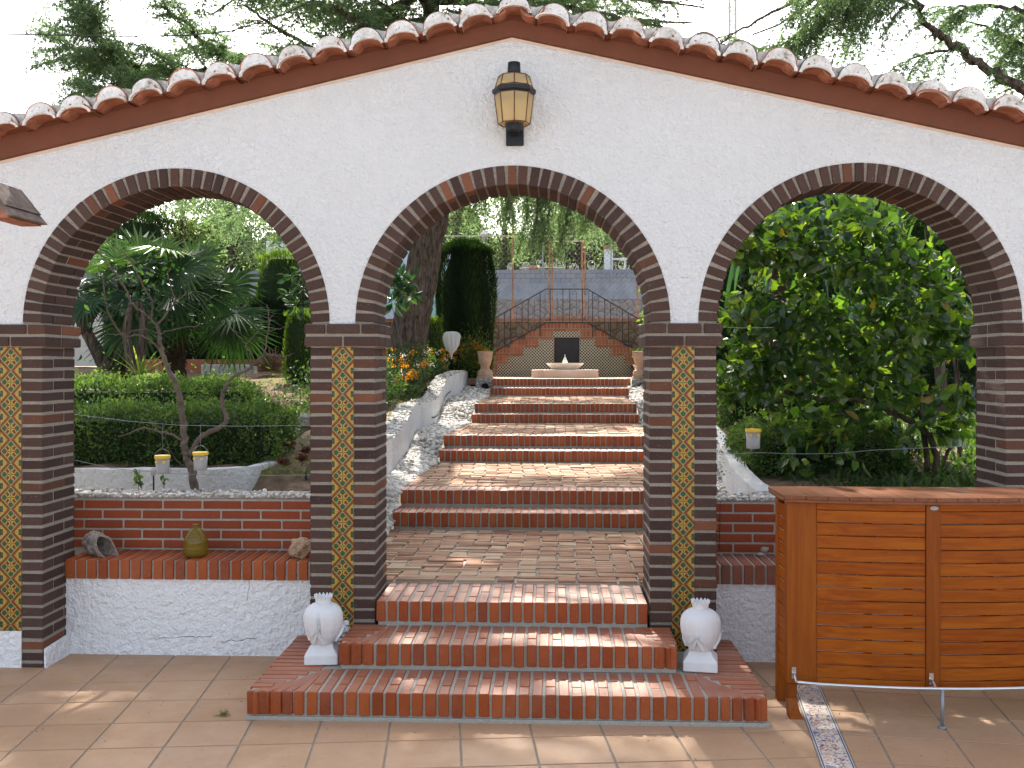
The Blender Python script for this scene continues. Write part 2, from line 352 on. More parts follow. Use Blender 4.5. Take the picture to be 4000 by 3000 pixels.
class MB:
    def __init__(s): s.v = []; s.f = []; s.mi = []; s.r = []; s.uv = None; s.A = []
    def add(s, vs, fs, r=None, mi=0):
        o = len(s.v); s.v.extend([tuple(p) for p in vs]); r = random.random() if r is None else r
        for f in fs: s.f.append([i + o for i in f]); s.mi.append(mi); s.r.append(r)
    def box(s, x0, x1, y0, y1, z0, z1, r=None, mi=0, M4=None, j=0.0, tm=None):
        vs = [Vector((x, y, z)) for z in (z0, z1) for y in (y0, y1) for x in (x0, x1)]
        if j: vs = [p + Vector((random.uniform(-j, j), random.uniform(-j, j), random.uniform(-j, j))) for p in vs]
        if M4 is not None: vs = [M4 @ p for p in vs]
        s.add(vs, [(0, 2, 3, 1), (4, 5, 7, 6), (0, 1, 5, 4), (2, 6, 7, 3), (0, 4, 6, 2), (1, 3, 7, 5)], r, mi)
        if tm is not None: s.mi[-5] = tm
    def prism(s, pts, z0, z1, r=None, mi=0):      # polygon in XY
        n = len(pts); vs = [(x, y, z0) for x, y in pts] + [(x, y, z1) for x, y in pts]
        s.add(vs, [tuple(range(n))[::-1], tuple(range(n, 2 * n))] + [(i, (i + 1) % n, n + (i + 1) % n, n + i) for i in range(n)], r, mi)
    def prismY(s, pts, y0, y1, r=None, mi=0):     # polygon in XZ
        n = len(pts); vs = [(x, y0, z) for x, z in pts] + [(x, y1, z) for x, z in pts]
        s.add(vs, [tuple(range(n)), tuple(range(n, 2 * n))[::-1]] + [(i, n + i, n + (i + 1) % n, (i + 1) % n) for i in range(n)], r, mi)
    def tube(s, P, rad, seg=6, r=None, mi=0, cap=True, wob=0):
        P = [Vector(p) for p in P]; n = len(P)
        if not hasattr(rad, '__len__'): rad = [rad] * n
        vs = []; up = Vector((0.3, 0.2, 1)).normalized()
        T0 = (P[1] - P[0]).normalized(); a = T0.cross(up)
        if a.length < .05: a = T0.cross(Vector((1, 0, 0)))
        a.normalize()
        for i in range(n):
            T = (P[min(i + 1, n - 1)] - P[max(i - 1, 0)]).normalized()
            a = (a - T * a.dot(T)).normalized(); b = T.cross(a)
            for q in range(seg):
                t = 2 * PI * q / seg; rr = rad[i] * (1 + (random.uniform(-wob, wob) if wob else 0))
                vs.append(P[i] + a * math.cos(t) * rr + b * math.sin(t) * rr)
        fs = [(i * seg + q, i * seg + (q + 1) % seg, (i + 1) * seg + (q + 1) % seg, (i + 1) * seg + q) for i in range(n - 1) for q in range(seg)]
        if cap: fs += [tuple(range(seg))[::-1], tuple(range((n - 1) * seg, n * seg))]
        s.add(vs, fs, r, mi)
    def lathe(s, prof, cx, cy, seg=24, r=None, mi=0, sq=False, rot=0, fn=None):
        vs = []
        for (rr, z) in prof:
            for q in range(seg):
                t = 2 * PI * q / seg + rot
                k = rr * (fn(t, z) if fn else 1)
                vs.append((cx + math.cos(t) * k, cy + math.sin(t) * k, z))
        n = len(prof)
        fs = [(i * seg + q, i * seg + (q + 1) % seg, (i + 1) * seg + (q + 1) % seg, (i + 1) * seg + q) for i in range(n - 1) for q in range(seg)]
        fs += [tuple(range(seg))[::-1], tuple(range((n - 1) * seg, n * seg))]
        s.add(vs, fs, r, mi)
    def arr(s, V, tris, r, mi=0):     # V (n,k,3); tris list of index tuples (all same length)
        s.A.append((np.asarray(V, float), tris, np.asarray(r, float), mi))
    def build(s, name, mats, parent=None, smooth=False, bevel=0, uvs=None):
        if not isinstance(mats, (list, tuple)): mats = [mats]
        v = np.array(s.v, float).reshape(-1, 3)
        if parent is not None: org = WO[parent.name]
        else:
            allv = [v] if len(v) else []
            allv += [a[0].reshape(-1, 3) for a in s.A]
            allv = np.concatenate(allv); lo = allv.min(0); hi = allv.max(0)
            org = Vector(((lo[0] + hi[0]) / 2, (lo[1] + hi[1]) / 2, lo[2]))
        o3 = np.array(org)
        me = bpy.data.meshes.new(name)
        vs = [v - o3] if len(v) else []; off = len(v)
        loops = [np.array([i for f in s.f for i in f], int)]; tot = [np.array([len(f) for f in s.f], int)]
        mi = [np.array(s.mi, int)]; rr = [np.array(s.r, float)]
        for (V, tris, r, m) in s.A:
            n, kk, _ = V.shape; vs.append(V.reshape(-1, 3) - o3)
            T = np.array(tris, int); L = (T[None] + (np.arange(n) * kk)[:, None, None] + off)
            loops.append(L.reshape(-1)); tot.append(np.full(n * len(tris), T.shape[1]))
            mi.append(np.full(n * len(tris), m)); rr.append(np.repeat(r, len(tris))); off += n * kk
        vs = np.concatenate(vs); loops = np.concatenate(loops).astype(np.int32); tot = np.concatenate(tot).astype(np.int32)
        me.vertices.add(len(vs)); me.vertices.foreach_set('co', vs.astype(np.float32).ravel())
        me.loops.add(len(loops)); me.loops.foreach_set('vertex_index', loops)
        me.polygons.add(len(tot)); st = np.concatenate([[0], np.cumsum(tot)[:-1]]).astype(np.int32)
        me.polygons.foreach_set('loop_start', st); me.polygons.foreach_set('loop_total', tot)
        me.polygons.foreach_set('material_index', np.concatenate(mi).astype(np.int32))
        me.polygons.foreach_set('use_smooth', np.full(len(tot), bool(smooth)))
        me.update(calc_edges=True); me.validate()
        at = me.attributes.new('rnd', 'FLOAT', 'FACE'); ra = np.concatenate(rr).astype(np.float32)
        if len(ra) == len(me.polygons): at.data.foreach_set('value', ra)
        for m in mats: me.materials.append(M[m] if isinstance(m, str) else m)
        if uvs is not None:
            ul = me.uv_layers.new(name='UVMap'); ul.data.foreach_set('uv', np.array(uvs, np.float32).ravel())
        o = bpy.data.objects.new(name, me); C.objects.link(o)
        if parent is not None: o.parent = parent
        else: o.location = org
        WO[o.name] = Vector(org)
        if bevel:
            b = o.modifiers.new('bevel', 'BEVEL'); b.width = bevel; b.segments = 1; b.limit_method = 'ANGLE'; b.angle_limit = R(50)
        return o

def dup(root, delta, label=None):
    """copy of a thing with copies of its parts and sub-parts, moved by delta"""
    r = root.copy(); C.objects.link(r); r.location = Vector(root.location) + Vector(delta)
    if label: r['label'] = label
    def rec(src, dst):
        for ch in list(src.children):
            c = ch.copy(); C.objects.link(c); c.parent = dst; rec(ch, c)
    rec(root, r); return r

# ================================================================== GROUND
# terrace: tiles laid in two grids, either side of a painted band
def terrace():
    mb = MB()
    def grid(ang, px, py, ox, oy, keep):
        ca, sa = math.cos(R(ang)), math.sin(R(ang)); g = .0045
        for i in range(-30, 31):
            for j in range(-30, 12):
                a0, a1 = ox + i * px + g, ox + (i + 1) * px - g; b0, b1 = oy + j * py + g, oy + (j + 1) * py - g
                P = [(a * ca - b * sa, a * sa + b * ca) for a, b in ((a0, b0), (a1, b0), (a1, b1), (a0, b1))]
                cx = sum(p[0] for p in P) / 4; cy = sum(p[1] for p in P) / 4
                if cy > .5 or cy < -9 or abs(cx) > 8: continue
                P = clip(P, keep)
                if len(P) < 3: continue
                r = random.random(); z = .004 + random.uniform(-.0004, .0004)
                n = len(P)
                mb.add([(x, y, z) for x, y in P] + [(x, y, -.004) for x, y in P], [tuple(range(n))] + [(q, n + q, n + (q + 1) % n, (q + 1) % n) for q in range(n)], r)
    def bandx(y, side): return 1.342 + .1315 * y + side     # band edge at depth y
    def clip(P, keep):
        out = []
        f = lambda p: (bandx(p[1], -.006) - p[0]) if keep == 'L' else (p[0] - bandx(p[1], .146))
        for i in range(len(P)):
            a, b = P[i], P[(i + 1) % len(P)]; fa, fb = f(a), f(b)
            if fa >= 0: out.append(a)
            if fa * fb < 0:
                t = fa / (fa - fb); out.append((a[0] + (b[0] - a[0]) * t, a[1] + (b[1] - a[1]) * t))
        return out
    grid(6.2, .338, .315, -2.104 * math.cos(R(6.2)) + -1.15 * math.sin(R(6.2)) + .004, -.295, 'L')
    grid(-7.4, .34, .318, .275, -.02, 'R')
    o = mb.build('terrace_floor', 'terrace', bevel=.002); o['kind'] = 'structure'
    g = MB(); g.box(-9, 9, -9, .7, -.12, 0, .5); lab(g.build('terrace_ground', 'mortar'), None, kind='structure')
    g = MB(); g.box(-45, 45, -60, -9.001, -.12, .003, .5); g.box(-45, -9.001, -9, .7, -.12, .003, .5); g.box(9.001, 45, -9, .7, -.12, .003, .5); lab(g.build('bounce_surround', 'paving'), None, kind='structure')  # unseen pale ground added to bounce light onto the gateway wall
    b = MB(); ys = [-9 + .2 * i for i in range(49)]; uv = []
    for y0, y1 in zip(ys[:-1], ys[1:]):
        b.add([(bandx(y0, 0), y0, .005), (bandx(y0, .14), y0, .005), (bandx(y1, .14), y1, .005), (bandx(y1, 0), y1, .005)], [(0, 1, 2, 3)], .5)
        uv += [(0, y0), (1, y0), (1, y1), (0, y1)]
    lab(b.build('floor_tile_band', 'floor_band', uvs=uv), None, kind='structure')
terrace()

def bed(name, x0, x1, y0, y1, h, mat, step=.25, noise=.03):
    mb = MB(); xs = np.arange(x0, x1 + .001, step); ys = np.arange(y0, y1 + .001, step)
    vs = [(x, y, h(x, y) + random.uniform(-noise, noise)) for y in ys for x in xs]; n = len(xs)
    mb.add(vs, [(j * n + i, j * n + i + 1, (j + 1) * n + i + 1, (j + 1) * n + i) for j in range(len(ys) - 1) for i in range(n - 1)], .5)
    o = mb.build(name, mat, smooth=True); o['kind'] = 'structure'; return o
def hl(x, y): return .62 if y < 1.6 else .90 + .065 * (min(y, 13) - 1)
CORX = [(.9, -1.30), (4, -1.62), (12.5, -1.50), (14.3, -1.5)]
bed('garden_soil_left', -12.6, -1.72, .80, 15.3, hl, 'soil')
bed('garden_soil_corner', -1.9, -1.35, .80, 2.1, lambda x, y: .62 if y < 1.3 else .86, 'soil')
def hr(x, y): return .80 if y < 1.2 else .86 + .072 * (min(y, 13) - 1)
bed('garden_soil_right', 1.56, 13.0, .80, 15.3, hr, 'soil')
bed('upper_terrace_ground', -20, 20, 15.8, 35, lambda x, y: 2.62 + (y - 16) * .05, 'soil', 1.0, .02)
bed('hilltop_ground', -60, 60, 35.3, 150, lambda x, y: 5.3 + (y - 35) * .02, 'soil', 4.0, .05)

# ================================================================== GATEWAY
SPR = 1.985; RO = .893; RI = .783; TH = .37
AR = [-2.150, -.218, 1.722]                # arch centres
PIL = [-3.112, -1.182, .745, 2.708]        # pillar centres
gate = thing('arched_gateway', (-.2, .18, 0), 'white stucco gateway wall with three brick arches under a low tiled gable', 'gateway')
def gab(x): return 3.600 - .2277 * abs(x + .217)
def stucco_wall():
    mb = MB(); XE = 4.7
    xs = set([-XE, XE, -.217])
    for a in AR:
        for i in range(61): xs.add(round(a - RO * math.cos(PI * i / 60), 5))
    for x in np.arange(-XE, XE, .2): xs.add(round(float(x), 5))
    xs = sorted(xs)
    def lowz(x):
        for a in AR:
            dx = abs(x - a)
            if dx <= RO + 1e-6: return SPR + math.sqrt(max(0, RO * RO - dx * dx))
        return SPR if (-3.3 < x < 2.9) else 0
    for x0, x1 in zip(xs[:-1], xs[1:]):
        if x1 - x0 < 1e-4: continue
        if abs(x0 + 3.3) < .15 and False: pass
        z0, z1 = lowz(x0), lowz(x1)
        if (z0 == 0) != (z1 == 0): z0 = z1 = max(z0, z1)
        for y, fl in ((0, 0), (TH, 1)):
            q = [(x0, y, z0), (x1, y, z1), (x1, y, gab(x1)), (x0, y, gab(x0))]
            mb.add(q if not fl else q[::-1], [(0, 1, 2, 3)], .5)
        mb.add([(x0, 0, gab(x0)), (x1, 0, gab(x1)), (x1, TH, gab(x1)), (x0, TH, gab(x0))], [(0, 1, 2, 3)], .5)
        mb.add([(x0, 0, z0), (x0, TH, z0), (x1, TH, z1), (x1, 0, z1)], [(0, 1, 2, 3)], .5)
    mb.build('stucco_wall', 'stucco', gate)
stucco_wall()

def arch(cx, n=41):
    mb = MB(); seg = 60
    r0, r1 = RI + .007, RO + .001
    for i in range(seg):
        a0, a1 = PI * i / seg, PI * (i + 1) / seg
        P = lambda r, a, y: (cx - math.cos(a) * r, y, SPR + math.sin(a) * r)
        y0, y1 = .005, TH - .005
        mb.add([P(r0, a0, y0), P(r1, a0, y0), P(r1, a1, y0), P(r0, a1, y0)], [(0, 1, 2, 3)], .5, 1)
        mb.add([P(r0, a0, y1), P(r1, a0, y1), P(r1, a1, y1), P(r0, a1, y1)], [(3, 2, 1, 0)], .5, 1)
        mb.add([P(r0, a0, y0), P(r0, a1, y0), P(r0, a1, y1), P(r0, a0, y1)], [(0, 1, 2, 3)], .5, 1)
    for i in range(n):
        a = PI * (i + .5) / n + random.uniform(-.004, .004)
        M4 = Matrix.Translation((cx, 0, SPR)) @ Matrix.Rotation(a - PI / 2, 4, 'Y')
        w = .0236 + random.uniform(-.0018, .0012); rr = RI + random.uniform(-.003, .004)
        sp = (.24, .252) if i % 2 else (.118, .130)
        r = random.random(); y0 = -.006 + random.uniform(-.002, .002)
        mb.box(-w, w, y0, sp[0], rr, RO - .002, r, 0, M4, .0012)
        mb.box(-w, w, sp[1], TH + .006, rr, RO - .002, random.random(), 0, M4, .0012)
    o = mb.build('brick_arch', ['brick_dark', 'mortar'], gate, bevel=.0025)
for a in AR: arch(a)

CP = .0651
def pillar(cx, tile=True):
    hw = .188; mb = MB()
    top = 1.857
    mb.box(cx - hw + .004, cx + hw - .004, .002, TH - .002, 0, top, .5, 1)
    n = int(top / CP) + 1
    for i in range(n):
        z1 = top - .010 - i * CP; z0 = max(z1 - .0475, .003)
        if z1 <= .01: break
        j = lambda: random.uniform(-.0024, .0024)
        for s in (-1, 1):
            xa, xb = (cx - hw, cx - .0645) if s < 0 else (cx + .0645, cx + hw)
            cut = .242 if (i + (s > 0)) % 2 else .118
            ra = random.random()
            mb.box(xa + (j() if s < 0 else 0), xb + (0 if s < 0 else j()), -.005 + j(), cut, z0 + j(), z1 + j(), ra, 0, None, .0015)
            mb.box(xa, xb, cut + .011, TH + .005, z0 + j(), z1 + j(), random.random(), 0)
        mb.box(cx - .052, cx + .052, .255, TH + .005, z0, z1, None, 0)
    p = mb.build('brick_pillar', ['brick_dark', 'mortar'], gate, bevel=.003)
    c = MB(); e = .033
    c.box(cx - hw - .022, cx + hw + .022, -.016, TH + .016, top - .003, SPR - .002, .5, 1)
    for k_, (z0, z1) in enumerate(((top, top + .053), (top + .071, top + .123))):
        cuts = ([-.22, -.092, .106, .221] if k_ else [-.22, .005, .221])
        for a, b in zip(cuts[:-1], cuts[1:]):
            for ya, yb in ((-.028, .16), (.172, TH + .028)):
                c.box(cx + a + .006, cx + b - .006, ya + random.uniform(-.002, .002), yb, z0, z1, None, 0, None, .001)
    c.build('capital', ['brick_dark', 'mortar'], p, bevel=.003)
    if tile:
        t = MB(); hw2 = .0615; z1 = 1.855; z0 = .215 if cx < -3 else .09
        t.add([(cx - hw2, -.004, z0), (cx + hw2, -.004, z0), (cx + hw2, -.004, z1), (cx - hw2, -.004, z1)], [(0, 1, 2, 3)], .5)
        v0, v1 = (z0 - z1) / .1332 + .04, .04
        t.build('tile_panel', 'azulejo', p, uvs=[(0, v0), (1, v0), (1, v1), (0, v1)])
        q = MB(); q.box(cx - .064, cx + .064, -.009, .02, 0, z0 - .002, .5); q.build('plinth', 'stucco_base', p)
    return p
for i, c_ in enumerate(PIL): pillar(c_)
# white skirting inside the left pillar
q = MB(); q.prismY([(0, 0), (.01, 0), (.01, .1), (0, .1)], 0, .01)
sk = MB(); xr = PIL[0] + .188
sk.add([(xr + .006, -.001, 0), (xr + .020, -.001, 0), (xr + .016, -.001, .105), (xr + .006, -.001, .112),
        (xr + .006, .30, 0), (xr + .028, .30, 0), (xr + .020, .30, .12), (xr + .006, .30, .125)], [(0, 1, 2, 3), (1, 5, 6, 2), (3, 2, 6, 7), (4, 7, 6, 5), (0, 4, 5, 1)], .5)
sk.build('skirting', 'stucco_base', gate)

# brown painted eave band, with its cream paint edge
def eave():
    for nm, mt, y0, za, zb in (('paint_edge', 'paint_edge', -.004, -.012, .014), ('eave_band', 'eave_brown', 0, 0, 0)):
        mb = MB(); xs = np.linspace(-4.7, 4.7, 95); xs = sorted(list(xs) + [-.217])
        for x0, x1 in zip(xs[:-1], xs[1:]):
            if nm == 'paint_edge':
                j0 = .003 * math.sin(x0 * 37); j1 = .003 * math.sin(x1 * 37)
                P = lambda x, dz, y: (x, y, gab(x) + dz)
                mb.add([P(x0, -.016 + j0, -.003), P(x1, -.016 + j1, -.003), P(x1, .004, -.006), P(x0, .004, -.006)], [(0, 1, 2, 3)], .5)
            else:
                th = lambda x: .090 + .0125 * abs(x + .217)
                P = lambda x, k: [(x, -.006, gab(x)), (x, -.028, gab(x) + .004), (x, -.040, gab(x) + th(x)), (x, TH + .06, gab(x) + th(x)), (x, TH + .03, gab(x) - .02)][k]
                for k_ in range(4): mb.add([P(x0, k_), P(x1, k_), P(x1, k_ + 1), P(x0, k_ + 1)], [(0, 1, 2, 3)], .5)
        mb.build(nm, mt, gate)
eave()
def roofline(x): return gab(x) + .092 + .0125 * abs(x + .217)
def roof():
    mb = MB()
    def shell(cx, z, r, ry, y0, y1, t, mi, tilt, up=1, a0=0, a1=PI, dz=0, roll=0, taper=.9):
        n = 10
        vs = []
        for (y, kk) in ((y0, 1.0), (y1, taper)):
            for rr, ryy in ((r, ry), (r - t, ry - t)):
                for i in range(n + 1):
                    a = a0 + (a1 - a0) * i / n
                    dx, dzz = -math.cos(a) * rr * kk, up * math.sin(a) * ryy * kk
                    vs.append((cx + dx * math.cos(roll) + dzz * math.sin(roll), y, z + dz * (y - y0) + dzz * math.cos(roll) - dx * math.sin(roll)))
        m = n + 1; fs = []
        for i in range(n):
            fs += [(i, i + 1, m * 2 + i + 1, m * 2 + i), (m + i + 1, m + i, m * 3 + i, m * 3 + i + 1), (i, m + i, m + i + 1, i + 1)]
        mb.add(vs, fs, random.random(), mi)
    x = -.217; P = .2095
    s = math.sqrt(1 + .2152 ** 2); step = P / s * 1.0
    k0 = 0
    for k_ in range(-23, 24):
        cx = -.197 + k_ * step + random.uniform(-.008, .008); z = roofline(cx) - .016 + random.uniform(-.006, .006)
        roll = (-1 if cx < -.25 else (1 if cx > -.15 else 0)) * -.215 * -1
        roll = .215 * (1 if cx > -.15 else (-1 if cx < -.25 else 0))
        roll += random.uniform(-.07, .07)
        # eave tile: arched shell whose underside shows
        shell(cx, z, .098, .052, -.170 + random.uniform(-.008, .008), TH + .1, .012, 0, 0, dz=.02, roll=roll)
        # white rim painted on the mouth
        shell(cx, z, .0982, .0522, -.1765, -.168, .0085, 1, 0, roll=roll)
        # mortar face between eave tile and cover tile
        n = 12; vs = []
        for y in (-.150, -.08):
            for i in range(n + 1):
                a = PI * i / n
                for (rr, ry, zz) in ((.096, .046, 0), (.086, .088, .024)):
                    dx, dz_ = -math.cos(a) * rr, zz + math.sin(a) * ry
                    vs.append((cx + dx * math.cos(roll) + dz_ * math.sin(roll), y + (random.uniform(-.003, .003) if y < -.1 else 0), z + dz_ * math.cos(roll) - dx * math.sin(roll)))
        m = 2 * (n + 1)
        fs = [(2 * i, 2 * i + 2, 2 * i + 3, 2 * i + 1) for i in range(n)] + [(2 * i + 1, 2 * i + 3, m + 2 * i + 3, m + 2 * i + 1) for i in range(n)]
        mb.add(vs, fs, .5, 1)
        # cover tile
        shell(cx + math.sin(roll) * .028, z + .024, .093, .095, -.140 + random.uniform(-.01, .01), TH + .12, .012, 2 if random.random() < .55 else 0, 0, dz=.03, roll=roll)
        # channel tile between
        cz = cx + step / 2; zz = roofline(cz) + .052
        shell(cz, zz, .070, .058, -.150, TH + .1, .012, 0, 0, up=-1, dz=.02, roll=roll)
        vs = [(cz + dx, -.125 + random.uniform(-.01, .01), zz + dz) for dx, dz in ((-.055, -.026), (-.03, -.044), (0, -.049), (.03, -.044), (.055, -.026), (.058, .018), (.02, .008), (-.03, .014), (-.058, .020))]
        mb.add(vs, [tuple(range(9))], .5, 3)
    # roof body behind the tile mouths, and the next course of tiles
    for k_ in range(-23, 24):
        cx = -.197 + k_ * step; z = roofline(cx) + .075
        roll = .215 * (1 if cx > -.15 else (-1 if cx < -.25 else 0))
        shell(cx, z - .028, .112, .060, -.03 + random.uniform(-.03, .03), TH + .15, .012, random.choice([0, 2, 2]), 0, dz=.03, roll=roll)
    xs = [-4.7, -.217, 4.7]
    for x0, x1 in zip(xs[:-1], xs[1:]):
        a, b = roofline(x0) + .001, roofline(x1) + .001
        mb.add([(x0, -.036, a), (x1, -.036, b), (x1, -.036, b + .055), (x0, -.036, a + .055), (x0, TH + .12, a), (x1, TH + .12, b), (x1, TH + .12, b + .060), (x0, TH + .12, a + .060)],
               [(0, 1, 2, 3), (3, 2, 6, 7), (4, 7, 6, 5), (0, 4, 5, 1)], .5, 4)
    mb.build('tiled_roof', ['roof_tile', 'white_mortar', 'roof_old', 'grey_lime', 'eave_brown'], gate, smooth=False)
roof()

# ================================================================== BENCHES
def bench(xa, xb, label, red, seat_mat):
    cx = (xa + xb) / 2
    t = thing('brick_bench', (cx, .45, 0), label, 'bench', 'brick benches built between the pillars')
    m = MB(); m.box(xa - .02, xb + .02, .268, .85, 0, .462, .5); m.build('base', 'stucco_base', t)
    s = MB(); s.box(xa + .002, xb - .002, .262, .60, .4605, .570, .5, 1)
    n = int((xb - xa) / CP)
    p = (xb - xa) / n
    for i in range(n):
        x0 = xa + i * p + .004
        s.box(x0, x0 + p - .0145, .248 + random.uniform(-.002, .002), .488, .4625, .577 + random.uniform(-.0015, .0015), None, 0)
        s.box(x0, x0 + p - .0145, .50, .598, .52, .575, None, 0)
    s.build('seat', [red, 'mortar_grey'], t, bevel=.003)
    b = MB(); b.box(xa - .25, xb + .25, .604, .83, .30, .90, .5, 1)
    pitch = .255
    for k_ in range(5):
        z0 = .585 + k_ * .0625
        x = xa - .25 + (0.07 if k_ % 2 else -.05)
        while x < xb + .25:
            a, c = max(x, xa - .25), min(x + .243, xb + .25)
            if c - a > .02: b.box(a, c, .598 + random.uniform(-.002, .002), .75, z0, z0 + .049, None, 0)
            x += pitch
    b.build('backrest', ['brick_wall', 'mortar_grey'], t, bevel=.003)
    g = MB(); g.box(xa - .25, xb + .25, .60, .86, .899, .915, .5, 1)
    for q in range(int((xb - xa) * 420)):
        x = random.uniform(xa - .24, xb + .24); y = random.choice([random.uniform(.598, .61), random.uniform(.6, .86)])
        pebble(g, x, y, .918 + random.uniform(-.010, .010), random.uniform(.010, .019))
    g.build('pebble_coping', ['pebbles', 'gravel'], t, smooth=True)
    return t
ICO = None
def pebble(mb, x, y, z, r, r3=None):
    global ICO
    if ICO is None:
        import bmesh
        b = bmesh.new(); bmesh.ops.create_icosphere(b, subdivisions=1, radius=1)
        ICO = (np.array([v.co[:] for v in b.verts]), [tuple(v.index for v in f.verts) for f in b.faces]); b.free()
        mb_ = None
    ax = np.array([1.0, random.uniform(.6, 1), random.uniform(.45, .75)]) if r3 is None else np.array(r3)
    E = Matrix.Rotation(random.uniform(0, PI), 3, 'Z') @ Matrix.Rotation(random.uniform(-.5, .5), 3, 'X')
    V = (ICO[0] * ax * r) @ np.array(E).T + np.array([x, y, z])
    mb.add(V.tolist(), ICO[1], random.random(), 0)
bench(-2.925, -1.370, 'long brick bench with red seat and pebble coping, a glass jug and shell on it', 'brick_red', 'mortar')
bench(.933, 2.520, 'brick bench with worn cracked back, mostly hidden behind the wooden bar', 'brick_old', 'mortar')
# cracks
def crack(pts, name, parent, w=.002, dy=.001):
    mb = MB()
    for (a, b) in zip(pts[:-1], pts[1:]):
        a = Vector(a); b = Vector(b); n = Vector((-(b.z - a.z), 0, b.x - a.x)).normalized() * w * random.uniform(.4, 1)
        mb.add([a - n, b - n, b + n, a + n], [(0, 1, 2, 3)], .5)
    return mb.build(name, 'dark_void', parent)
b0 = [o for o in bpy.data.objects if o.name.startswith('brick_bench')]
def zig(x0, z0, x1, z1, n, y, amp):
    return [(x0 + (x1 - x0) * i / n + random.uniform(-amp, amp) * .6, y, z0 + (z1 - z0) * i / n + random.uniform(-amp, amp)) for i in range(n + 1)]
crack(zig(-2.42, .10, -2.02, .125, 14, .2665, .006), 'crack', b0[0], .0018)
crack(zig(-1.98, .085, -1.75, .115, 10, .2665, .006), 'crack', b0[0], .0018)
crack(zig(-1.80, .455, -1.82, .33, 6, .2665, .005), 'crack', b0[0], .0013)
crack(zig(1.055, .90, 1.05, .60, 14, .5945, .004), 'crack', b0[1], .0022)

# ================================================================== STEPS
def tread(mb, xa, xb, y0, y1, z, h=.113, red=0, stag=True, mi=0):
    """row of bricks on edge: faces at y0, tops run back to y1"""
    n = max(1, int(round((xb - xa) / .0648))); p = (xb - xa) / n
    for i in range(n):
        x0 = xa + i * p + .003 + random.uniform(-.001, .001); x1 = x0 + p - .014
        dz = random.uniform(-.002, .002)
        L = .24 if (i % 2 or not stag) else .118
        ya = y0 + random.uniform(-.002, .002); yy = ya; first = True
        r = random.random()
        while yy < y1 - .02:
            ye = min(yy + L, y1)
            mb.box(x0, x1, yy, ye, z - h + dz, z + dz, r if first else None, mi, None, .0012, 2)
            yy = ye + .010; L = .24; first = False
def steps_front():
    t = thing('brick_steps', (-.22, -.4, 0), 'three broad red brick steps rising from the terrace through the middle arch', 'steps')
    # A
    a = MB(); xa, xb = -1.498, 1.055
    a.box(xa + .012, xb - .012, -.755, .245, 0, .139, .5, 1)
    a.box(xa - .004, xb + .004, -.772, .24, .0, .022, .5, 1)
    tread(a, -1.20, .755, -.768, -.40, .143)
    for s, x0, x1 in ((-1, xa, -1.205), (1, .760, xb)):     # side rows turned 90 degrees, corner mitred
        n = 15; p = 1.0 / n
        for i in range(n):
            ya = -.768 + i * p * 1.0; yb = ya + p - .012
            L = x1 - x0
            xi = x1 if s < 0 else x0
            xo = x0 if s < 0 else x1
            lim = min(L, .30)
            if i < 5:                                        # shortened by the fan of front bricks
                xi = xo + (1 if s < 0 else -1) * lim * (.25 + .14 * i)
            lo, hi = min(xo, xi), max(xo, xi)
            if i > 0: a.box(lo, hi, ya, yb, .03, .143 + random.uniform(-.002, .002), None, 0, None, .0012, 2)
            if i < 5 and i > 0:
                pass
        # fan: bricks splayed towards the corner
        for q in range(5):
            u = (q + .5) / 5
            ang = (1 - u) * R(52) * (1 if s < 0 else -1)
            px = (x0 + u * (x1 - x0)) if s < 0 else (x1 - u * (x1 - x0))
            Mx = Matrix.Translation((px, -.766, 0)) @ Matrix.Rotation(-ang * 0.9, 4, 'Z')
            L = .16 + .20 * u
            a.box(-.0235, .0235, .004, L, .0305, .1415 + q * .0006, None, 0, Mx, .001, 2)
        # front facing of the corner
        nn = 5; pp = (x1 - x0) / nn
        for q in range(nn):
            a.box(x0 + q * pp + .004, x0 + (q + 1) * pp - .010, -.768, -.752, .03, .142, None, 0, None, .001)
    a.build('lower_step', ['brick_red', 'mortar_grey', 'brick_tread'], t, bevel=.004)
    b = MB(); xa, xb = -1.120, .668
    b.box(xa + .012, xb - .012, -.396, -.02, .139, .276, .5, 1)
    tread(b, xa + .20, xb - .20, -.410, -.030, .28)
    for s, x0, x1 in ((-1, xa, xa + .195), (1, xb - .195, xb)):
        nn = 3; pp = (x1 - x0) / nn
        for q in range(nn): b.box(x0 + q * pp + .004, x0 + (q + 1) * pp - .010, -.410, -.394, .167, .2795, None, 0, None, .001)
        for i in range(1, 6):
            ya = -.41 + i * .0655; k_ = min(1, .25 + .18 * i)
            lo, hi = (x0, x0 + .195 * k_) if s < 0 else (x1 - .195 * k_, x1)
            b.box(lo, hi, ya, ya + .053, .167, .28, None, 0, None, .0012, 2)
        for q in range(3):
            u = (q + .5) / 3; ang = (1 - u) * R(52) * (1 if s < 0 else -1)
            px = (x0 + u * (x1 - x0)) if s < 0 else (x1 - u * (x1 - x0))
            Mx = Matrix.Translation((px, -.408, 0)) @ Matrix.Rotation(-ang * .9, 4, 'Z')
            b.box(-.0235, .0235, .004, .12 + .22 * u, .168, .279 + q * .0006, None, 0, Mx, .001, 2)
    b.build('middle_step', ['brick_red', 'mortar_grey', 'brick_tread'], t, bevel=.004)
    c = MB(); xa, xb = -.985, .553
    c.box(xa + .010, xb - .010, -.026, .43, .02, .411, .5, 1)
    tread(c, xa, xb, -.040, .425, .415)
    c.build('upper_step', ['brick_red', 'mortar_grey', 'brick_tread'], t, bevel=.004)
steps_front()

